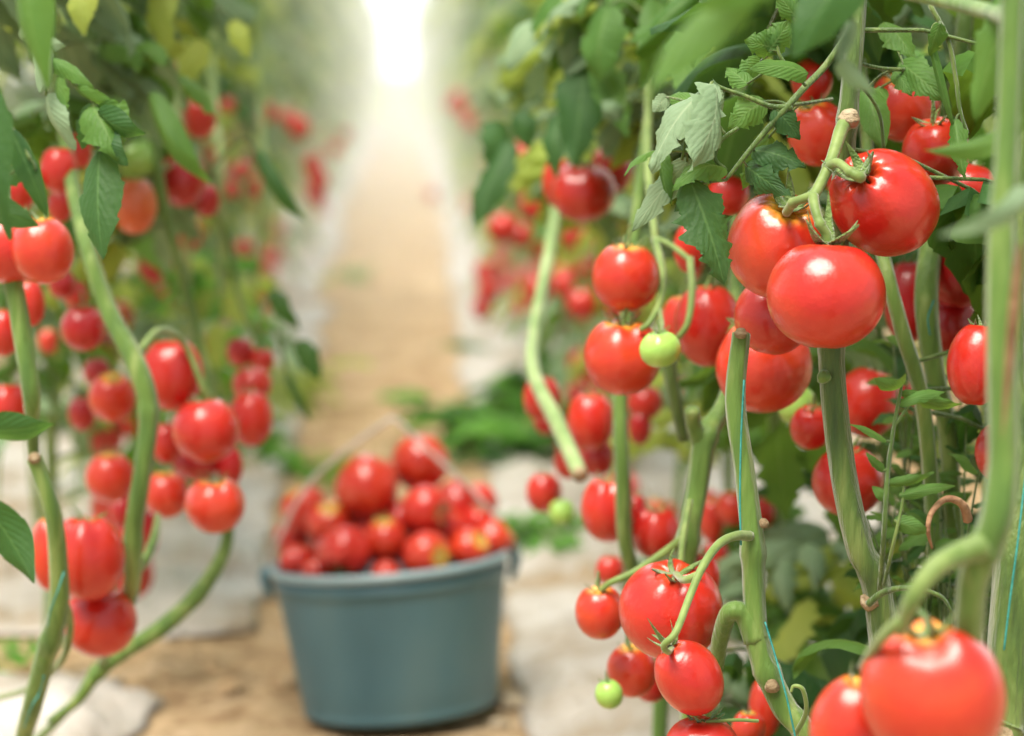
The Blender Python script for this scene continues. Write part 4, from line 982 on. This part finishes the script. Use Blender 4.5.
# plants behind the cluster: two pale stems
s7, C = plant('tomato_plant', [(860, 60, 1.9), (872, 200, 1.85), (886, 268, 1.80), (902, 330, 1.80), (922, 400, 1.82), (932, 500, 1.85), (936, 620, 1.88)], [.005, .0055, .006, .0065, .0065, .0065, .007], 'tomato plant with a slim pale stem slanting right below the cluster', seg=12)
foliage(s7, C, 12, (.2, .8), (.14, .24), (0, 170), wts=(0, 1, 2), seed=52, avoid=clear_view, res=(14, 7))
s8, C = plant('tomato_plant', [(980, -160, 1.98), (965, 20, 1.95), (945, 150, 1.92), (932, 235, 1.90), (926, 300, 1.88), (934, 370, 1.88), (948, 440, 1.9), (955, 600, 1.95)], [.007, .0075, .0085, .010, .0105, .009, .008, .008], 'tomato plant with a broad green stem between the deep red tomatoes', seg=12)
foliage(s8, C, 16, (.2, 1.1), (.18, .28), (-10, 190), wts=(0, 1, 1, 2), seed=62, avoid=lambda c, e: _cv(c, c) or clear_view(c, e), res=(14, 7))

for (px_, d_, n_, sd_, zz) in ((770, 2.5, 26, 201, (.02, .62)), (880, 2.45, 26, 202, (.02, .7)), (690, 2.75, 18, 203, (.02, .6)), (985, 2.4, 26, 204, (.02, 1.2))):
    sb, C = plant('tomato_plant', [(px_ + 8, -400, d_ + .06), (px_ + 4, -100, d_), (px_ - 6, 200, d_), (px_ + 5, 450, d_), (px_, 640, d_ + .03)], [.004, .005, .006, .0065, .007], {201: 'bushy tomato plant filling the gap behind the twine stem', 202: 'bushy tomato plant behind the lower part of the hero stem', 203: 'bushy tomato plant behind the forked stem', 204: 'bushy tomato plant behind the deep red tomatoes at the right'}[sd_], seg=10)
    foliage(sb, C, n_, zz, (.14, .24), (0, 360), mats=('leafA', 'leafB', 'leafC', 'leafD'), wts=(0, 1, 0, 2, 3), seed=sd_, avoid=clear_view, res=(14, 7), droop=.8)
# left plants -----------------------------------------------------------
l1, C = plant('tomato_plant', [(-40, -300, 2.0), (-20, 0, 2.0), (-2, 160, 1.97), (6, 240, 1.95), (20, 320, 1.95), (31, 390, 1.95), (32, 425, 1.97), (36, 470, 2.0), (53, 520, 2.02), (57, 570, 2.03), (54, 625, 2.05), (38, 680, 2.08), (24, 745, 2.16)], [0.0063, 0.0072, 0.0081, 0.0086, 0.0090, 0.0086, 0.0063, 0.0054, 0.0054, 0.0054, 0.0054, 0.0054, 0.0054], 'leftmost tomato plant, its stem passing under the cleft tomatoes', seg=12, down=True, foot=(-.05, .1))
foliage(l1, C, 14, (.75, 1.2), (.18, .3), (60, 300), wts=(0, 1, 2), seed=71, avoid=clear_view)
l1b, C = plant('tomato_plant', [(34, 458, 1.95), (52, 510, 1.96), (58, 560, 1.98), (58, 610, 2.0), (44, 660, 2.03), (32, 705, 2.06), (22, 745, 2.1)], [0.0067, 0.0081, 0.0088, 0.0095, 0.0099, 0.0097, 0.0081], 'short cut-off tomato plant stem bound with teal twine at the lower left', seg=12, knots=[(0, .15), (3.6, .2)], foot=(-.04, .1))
scar(l1b, 34, 457, 1.945, .0065, dirv=(-.3, .9, .2))
stalk(l1b, [(58, 590, 2.0), (70, 620, 2.05), (62, 660, 2.1), (30, 688, 2.2), (-10, 700, 2.3)], [.004, .004, .0035, .003, .003], name='side_shoot')
l2, C = plant('tomato_plant', [(30, -260, 2.3), (48, 0, 2.25), (68, 160, 2.2), (85, 240, 2.15), (108, 310, 2.14), (138, 370, 2.13), (148, 412, 2.13), (142, 470, 2.13), (133, 530, 2.14), (131, 588, 2.16), (114, 636, 2.24), (92, 680, 2.36), (60, 718, 2.38), (20, 760, 2.45)], [0.0051, 0.0059, 0.0068, 0.0076, 0.0089, 0.0102, 0.0098, 0.0089, 0.0092, 0.0085, 0.0059, 0.0051, 0.0051, 0.0051], 'tomato plant with a thick leaning stem between two bunches on the left', seg=14, knots=[(6, .15), (8.2, .15)], mats='stem')
stalk(l2, [(133, 575, 2.15), (145, 560, 2.17), (155, 535, 2.2), (158, 515, 2.25)], [.006, .005, .0045, .003], name='side_shoot', mat='stem')
stalk(l2, [(140, 350, 2.15), (160, 330, 2.2), (185, 345, 2.25), (206, 395, 2.25), (228, 440, 2.3)], [.004, .0036, .0034, .003, .0026])
foliage(l2, C, 22, (.74, 1.3), (.13, .2), (0, 360), mats=('leafA', 'leafB', 'leafC', 'leafD'), wts=(0, 0, 2, 2), seed=81, avoid=clear_view)
l3, C = plant('tomato_plant', [(130, -240, 2.7), (140, 0, 2.6), (152, 130, 2.5), (165, 210, 2.5), (180, 270, 2.5), (200, 345, 2.5), (215, 430, 2.48), (228, 530, 2.45), (205, 585, 2.42), (165, 625, 2.38), (130, 648, 2.35), (98, 672, 2.32), (78, 700, 2.32), (50, 722, 2.34)],
    [.005, .006, .006, .006, .0055, .0055, .006, .007, .009, .0095, .0085, .008, .006, .005], 'tomato plant whose long green stem bends and lies along the ground at the lower left', seg=12, down=False, knots=[(8.2, .12), (11, .3)])
foliage(l3, C[:60], 34, (.66, 1.35), (.12, .2), (0, 360), mats=('leafA', 'leafB', 'leafC', 'leafD'), wts=(0, 2, 2, 3), seed=91, avoid=clear_view)
stalk(l3, [(200, 180, 2.6), (228, 240, 2.65), (240, 300, 2.65), (262, 350, 2.65)], [.004, .0045, .0045, .004], name='side_shoot', mat='stem'); stalk(l3, [(158, 170, 2.5), (180, 165, 2.55), (200, 182, 2.6)], .0035, name='side_shoot', mat='stem')
for (a0, a1, a2) in (((212, 60, 3.2), (222, 200, 3.15), (214, 400, 3.6)), ((172, 40, 2.9), (186, 200, 2.9), (184, 400, 3.5)), ((262, 90, 3.5), (262, 220, 3.5), (236, 400, 3.9))):
    P_ = [at(*a0), at(*a1), at(*a2)]; e_ = at(a2[0] - 12, 500, 4.3); gg = Rel(); pb = empty('tomato_plant', (e_.x, e_.y, 0), 'slender blurred tomato plant stem of the left row standing behind the bunch by the path', 'tomato plant', 'slender stems of the left row behind the bunch')
    Cq = tube(gg, [P_[0] + Vector((0, 0, .6))] + P_ + [Vector((e_.x, e_.y, -.01))], [.005, .0058, .0062, .0068, .0072], 8, 6); gg.part('stem', M['pale'], pb)
    foliage(pb, Cq, 9, (.22, .6), (.12, .18), (0, 360), mats=('leafE', 'leafC', 'leafD'), wts=(0, 1, 0, 2), seed=int(a0[0]), avoid=clear_view, droop=.9)
# sharp-ish leaves upper left
dl = 1.80
leafpart(l1, [
    (98, 106, dl, 136, 134, dl, 44, 30, dict(bow=.1, cup=.35, lobes=2, depth=.25)),
    (92, 106, dl, 118, 160, dl - .02, 54, -20, dict(bow=.12, cup=.5, lobes=3, depth=.3)),
    (76, 88, dl, 120, 104, dl, 22, 45, dict(bow=.16, cup=.5, lobes=2, depth=.2)),
    (50, 58, dl, 94, 90, dl, 22, -30, dict(bow=.1, cup=.6, lobes=2, depth=.2)),
    (58, 74, dl, 66, 124, dl, 24, 30, dict(bow=.1, cup=.5, lobes=3)),
], ('leafA',), [([(36, 10, dl), (44, 50, dl), (62, 72, dl), (82, 92, dl), (96, 108, dl), (102, 160, dl)], [.002, .002, .0018, .0016, .0014, .001])])
leafpart(l1, [(100, 150, dl, 103, 260, dl - .02, 56, 20, dict(bow=.06, cup=.3, lobes=3, depth=.2, wave=.03)), (98, 112, dl - .01, 146, 134, dl - .02, 30, 40, dict(bow=.15, cup=.5, lobes=1, depth=.0)), (104, 134, dl - .01, 128, 166, dl - .02, 26, 30, dict(bow=.15, cup=.5, lobes=1, depth=.0)), (96, 104, dl + .02, 82, 150, dl + .02, 34, 0, dict(lobes=3))], ('leafB',), [([(96, 100, dl + .005), (99, 125, dl + .005), (100, 151, dl)], .0013)])
leafpart(l1, [
    (46, 94, dl, 76, 150, dl, 32, 40, dict(bow=.12, cup=.6, lobes=2, depth=.15)),
    (48, 44, dl, 40, 94, dl - .02, 26, -40, dict(bow=.1, cup=.6, lobes=2, depth=.1)),
    (40, 42, dl, 66, 46, dl, 18, 20, dict(lobes=2)),
    (32, 8, dl, 54, 14, dl, 20, -40, dict(bow=.2, lobes=2)),
    (22, 40, dl, 44, 12, dl, 26, 40, dict(lobes=2)),
], ('leafC',), [([(36, 10, dl), (44, 50, dl), (46, 95, dl)], .0014)])
leafpart(l1, [(84, -20, 2.0, 84, 36, 2.0, 34, 10, dict(lobes=3, depth=.15))], ('leafD',), [([(60, -60, 2.0), (84, -22, 2.0)], .0015)])
leafpart(l1, [(-20, 70, 1.45, 10, 240, 1.45, 56, 30, dict(bow=.08, cup=.5, lobes=3, depth=.15)), (10, 128, 1.5, 48, 218, 1.5, 26, -20, dict(bow=.05, cup=.5, lobes=2, depth=.1)), (38, 170, 1.5, -20, 172, 1.5, 28, 10, dict(bow=-.2, lobes=2)), (-20, 200, 1.5, 40, 226, 1.5, 30, 10, dict(bow=.1, lobes=1, depth=.05))], ('leafB',), [([(-40, 40, 1.5), (-20, 72, 1.46)], .002), ([(-20, 110, 1.46), (10, 128, 1.5), (30, 160, 1.5)], .0018)])
leafpart(l1, [(20, -60, 1.35, 48, 90, 1.35, 44, 20, dict(bow=.06, cup=.7, lobes=1, depth=.05))], ('leafA',), [([(-20, -90, 1.4), (20, -62, 1.35)], .002)])
leafpart(l1, [(-30, 430, 1.5, 56, 424, 1.5, 40, 40, dict(bow=.06, cup=.3, lobes=2, depth=.05))], ('leafB',)); leafpart(l1, [(-20, 500, 1.5, 34, 584, 1.5, 44, 10, dict(bow=-.1, cup=.3, lobes=2, depth=.05))], ('leafB',))
leafpart(l3, [(150, 92, 2.2, 214, 186, 2.2, 30, 20, dict(bow=.22, cup=.7, lobes=2, depth=.08))], ('leafA',)); leafpart(l3, [(255, 150, 2.6, 308, 222, 2.6, 20, 20, dict(bow=.2, cup=.6, lobes=2, depth=.08))], ('leafB',), [([(200, 182, 2.6), (240, 140, 2.6), (256, 152, 2.6)], .0022)])
leafpart(l3, [(270, 290, 2.7, 300, 330, 2.7, 24, 10, dict(lobes=3)), (286, 372, 2.7, 312, 422, 2.7, 12, 10, dict(lobes=2)), (300, 340, 2.7, 320, 380, 2.7, 30, 0, dict(lobes=3))], ('leafB',), [([(262, 345, 2.65), (276, 330, 2.68), (286, 372, 2.7)], .0018), ([(262, 345, 2.65), (258, 315, 2.66), (272, 292, 2.7)], .0018)])
leafpart(l3, [(232, 20, 2.4, 250, 60, 2.4, 26, 0, dict(lobes=3)), (160, -20, 2.3, 172, 60, 2.3, 40, 20, dict(lobes=3)), (205, 40, 2.5, 180, 90, 2.5, 36, 0, dict(lobes=3))], ('leafD',), [([(140, 10, 2.55), (180, -30, 2.45), (232, 20, 2.4)], .002)])

# twine ------------------------------------------------------------------
def twine(pts, label, r_=.0008):
    g = Geo(); tube(g, [at(*p_) for p_ in pts], r_, 6, 6); o = g.obj('support_twine', M['twine']); return tag(o, label, 'twine', None)
twine([(744, 380, 1.684), (741, 440, 1.684), (740, 500, 1.682), (741, 545, 1.68)], 'teal twine running down the upper half of the cut-off stem')
twine([(765, 622, 1.685), (775, 655, 1.68), (786, 695, 1.67), (797, 745, 1.67)], 'teal twine slanting past the pale scar at the bottom of the stem')
twine([(64, 572, 1.96), (58, 590, 1.955), (50, 612, 1.965), (48, 626, 1.985)], 'teal twine wound on the short lower left stem, upper turn')
twine([(44, 676, 2.0), (40, 692, 2.02), (32, 706, 2.02), (24, 728, 2.05)], 'teal twine wound on the short lower left stem, lower turn')
twine([(934, 300, 1.855), (928, 318, 1.855), (930, 335, 1.86)], 'short turquoise twine loop on the broad stem between deep red tomatoes')
twine([(1026, 470, 1.58), (1018, 540, 1.57), (1010, 600, 1.57), (1004, 650, 1.57)], 'dark teal twine along the very thick stem at the right edge')

# ------------------------------------------------------------------ the rows further on
def proto(seed, n, tone):
    rng = random.Random(seed)
    P = [Vector((rng.uniform(-.02, .02) * i, rng.uniform(-.02, .02) * i, z)) for i, z in enumerate((-.01, .25, .55, .85, 1.2, 1.6, 1.95))]
    gs = Geo(); C = tube(gs, P, [.009, .009, .0085, .008, .007, .006, .004], 7, 5, ribs=0)
    stem_me = gs.mesh('stem', [M['stem']])
    g = Geo()
    for k in range(n):
        c = rng.choice([c_ for c_ in C if (.40 if seed < 102 else .10) < c_.z < 1.95]); a = rng.uniform(0, 6.283)
        l = rng.uniform(.13, .20) * (1.1 if c.z > .8 else .85)
        compound(g, c, (math.cos(a) * .8, math.sin(a), rng.uniform(-.1, .6)), l, rng, (7, 4), 1.2, tone, 4, 3, size=1.1, stem_r=.002)
    fol = g.mesh('foliage', [M['leafA'], M['leafB'], M['leafC'], M['leafD'], M['stemd']])
    tr = []; gt = Geo()
    for z in (.34, .52, .70, .30):
        a = rng.uniform(0, 6.28); c = min(C, key=lambda q_: abs(q_.z - z)); dv = Vector((math.cos(a), math.sin(a), 0))
        pts = [c, c + dv * .05 + Vector((0, 0, .01)), c + dv * .09 + Vector((0, 0, -.03)), c + dv * .10 + Vector((0, 0, -.11))]
        tube(gt, pts, [.003, .003, .0026, .002], 5, 3)
        for (o1, o2, dz) in ((.075, .035, -.07), (.11, -.03, -.10), (.10, .02, -.16)):
            r_ = rng.uniform(.027, .036); tr.append((c + dv * o1 + Vector((-dv.y, dv.x, 0)) * o2 + Vector((0, 0, dz)), r_))
    tm = gt.mesh('truss_stalk', [M['truss']])
    return stem_me, fol, tm, tr
PRO = [proto(100 + i, 46, [(0, 2, 3, 2), (3, 3, 0, 2), (0, 2, 3), (3, 0, 3, 1)][i]) for i in range(4)]
def row_plant(x, y, k, label, group, fruits=0, sc=1.0):
    st, fo_, tm, tr = PRO[k % 2 if y < 3.9 else (k % 4 if abs(x) < 1 else 2 + k % 2)]
    o = empty('tomato_plant', (x, y, 0), label, 'tomato plant', group); o.rotation_euler.z = (k * 2.4) % 6.28; o.scale = (1, 1, sc)
    for nm, me in (('stem', st), ('foliage', fo_), ('truss_stalk', tm)):
        c = bpy.data.objects.new(nm, me); col.objects.link(c); c.parent = o
    Mz = Matrix.Rotation(o.rotation_euler.z, 3, 'Z')
    side = 1 if x < 0 else -1
    fs = sorted(tr, key=lambda f: -(Mz @ f[0]).x * side)[:fruits]
    for p_, r_ in fs:
        w_ = Mz @ p_; w_ = Vector((w_.x + x, w_.y + y, w_.z * sc))
        t_ = tomato(0, 0, 0, 1, 1.02, 'blurred red tomato on a truss further along the %s row' % ('left' if x < 0 else 'right'), 'red' if R.random() < .7 else 'redy', 'far', (0, 0, 1), 'b' if y < 6 else None, False, world=w_, r=r_, group='blurred tomatoes along the %s row' % ('left' if x < 0 else 'right'))
kk = 0
for side, sx in (('left', -1), ('right', 1)):
    y = 2.95 if sx < 0 else 3.15; i = 0
    while y < 44:
        off = (.52 if sx < 0 else .45) + .001 * y + R.uniform(-.04, .04)
        zone = 'just past the bucket' if y < 4.2 else 'in the middle of the row' if y < 10 else 'near the far end of the row'
        row_plant(sx * off, y, kk, 'leafy blurred tomato plant in the %s row, %s' % (side, zone), 'tomato plants of the %s row %s' % (side, zone), 5 if y < 6 else (3 if y < 12 else 0), R.uniform(.92, 1.08))
        y += .42 if y < 8 else (.7 if y < 16 else 1.3); kk += 1
for side, sx in (('left', -1), ('right', 1)):
    for rx in (1.35, 2.2):
        y = 3.2 if rx < 2 else 5
        while y < 24:
            row_plant(sx * (rx + R.uniform(-.05, .05)), y, kk, 'tomato plant of a row beyond the %s row, seen through its leaves' % side, 'tomato plants of the rows beyond the %s row' % side, 0)
            y += .6 if y < 10 else 1.2; kk += 1

# weeds by the path
def weed(x, y, n, L, label, seed, tone=(0, 1)):
    rng = random.Random(seed); g = Geo()
    for k in range(n):
        a = rng.uniform(0, 6.28)
        compound(g, Vector((rng.uniform(-.03, .03), rng.uniform(-.03, .03), 0.0)), (math.cos(a), math.sin(a), rng.uniform(.5, 1.8)), rng.uniform(.6, 1.1) * L, rng, (8, 5), .9, tone, 3, 2, size=1.2)
    o = empty('leafy_weed', (x, y, gz(x, y) + .01), label, 'weed'); g.obj('foliage', [M['leafE'], M['leafB'], M['leafD'], M['truss']], o)
weed(.22, 5.0, 26, .21, 'dark leafy clump growing at the edge of the right mulch, nearest the path', 1, (0, 0, 1)); weed(.36, 4.75, 24, .20, 'dark leafy clump right of the one nearest the path', 2, (0, 0, 1)); weed(.42, 5.4, 26, .26, 'leafy clump behind the dark clumps at the right', 6, (0, 0, 1))
weed(.28, 3.85, 12, .13, 'low leaves sprawling on the mulch right of the bucket', 3, (0, 1)); weed(-.19, 4.5, 10, .12, 'small bright leaves beside the left mulch behind the bucket', 4, (0, 2)); weed(-.48, 4.4, 16, .17, 'leafy weed under the left row beside the mulch', 5, (0, 1))
weed(-.23, 9.0, 7, .14, 'small green tuft at the left edge of the path far back', 7, (0, 2)); weed(-.36, 5.6, 16, .2, 'leafy clump under the left row further back by the path', 10, (0, 2)); weed(-.75, 5.2, 16, .2, 'leafy clump deep under the left row', 11, (0, 1)); weed(-.62, 3.0, 8, .12, 'ragged leaves at the left edge near the short stem', 8, (0, 2)); weed(-.08, 3.3, 0 + 3, .04, 'tiny weed sprouting on the path left of the bucket', 9, (0,))
rock(.145, 2.86, .022, 'pale stone leaning at the right foot of the bucket', seed=1); rock(.125, 2.79, .014, 'small stone in front of the bucket foot at the right', seed=2)
rock(-.17, 3.02, .030, 'low brown clod of soil left of the bucket', .4, 'soil', seed=3); rock(-.24, 2.95, .02, 'small brown clod near the mulch edge left of the bucket', .5, 'soil', seed=4)
# dry litter scraps
rng = random.Random(5)
for i in range(26):
    x = rng.uniform(-.42, -.2) if i < 20 else rng.uniform(-.2, .12); y = rng.uniform(2.9, 3.2) if i < 20 else rng.uniform(2.75, 3.5)
    g = Geo(); a = rng.uniform(0, 6.28); l = rng.uniform(.015, .035); bx_ = Vector((0, 0, 0)); tx_ = Vector((math.cos(a) * l, math.sin(a) * l, rng.uniform(0, .006)))
    leaflet(g, bx_, tx_, l * .5, (rng.uniform(-.4, .4), rng.uniform(-.4, .4), 1), bow=.2, cup=.4, lobes=2, nt=8, ns=5, quilt=0, seed=i)
    o = g.obj('dry_leaf', M['straw']); o.location = (x, y, gz(x, y) + .017 + (.012 if x < -.33 else 0)); tag(o, 'dry brown leaf scrap lying on the soil left of the bucket' if i < 20 else 'dry leaf scrap on the path around the bucket', 'dry leaf', 'dry leaf scraps left of the bucket' if i < 20 else 'dry leaf scraps around the bucket')

# ------------------------------------------------------------------ added haze volume in the far part, for lens glare and hazy air
if HAZE > 0:
    me = bpy.data.meshes.new('haze'); x0, x1, y0, y1, z0, z1 = -5, 5, 5.4, 30, -.2, 3.2
    me.from_pydata([(x, y, z) for z in (z0, z1) for y in (y0, y1) for x in (x0, x1)], [], [(0, 2, 3, 1), (4, 5, 7, 6), (0, 1, 5, 4), (2, 6, 7, 3), (0, 4, 6, 2), (1, 3, 7, 5)])
    m, nt_, out = newmat('warm_glare_haze'); v = nt_.nodes.new('ShaderNodeVolumeScatter'); v.inputs['Color'].default_value = (1, .97, .86, 1); v.inputs['Density'].default_value = HAZE; v.inputs['Anisotropy'].default_value = .35
    nt_.links.new(v.outputs[0], out.inputs['Volume']); me.materials.append(m)
    o = bpy.data.objects.new('haze', me); col.objects.link(o); tag(o, 'added warm haze over the far end of the tunnel, for lens glare and hazy air', 'haze', None, 'stuff')

# ------------------------------------------------------------------ colour management and sampling
scn.view_settings.view_transform = 'Standard'; scn.view_settings.look = 'None'
scn.view_settings.gamma = 1; scn.view_settings.use_curve_mapping = False
scn.view_settings.exposure = EXPO
cy = scn.cycles
cy.max_bounces = 8; cy.diffuse_bounces = 4; cy.glossy_bounces = 3; cy.transmission_bounces = 6; cy.volume_bounces = 1; cy.transparent_max_bounces = 8
cy.use_denoising = True; cy.sample_clamp_indirect = 6; cy.caustics_reflective = False; cy.caustics_refractive = False
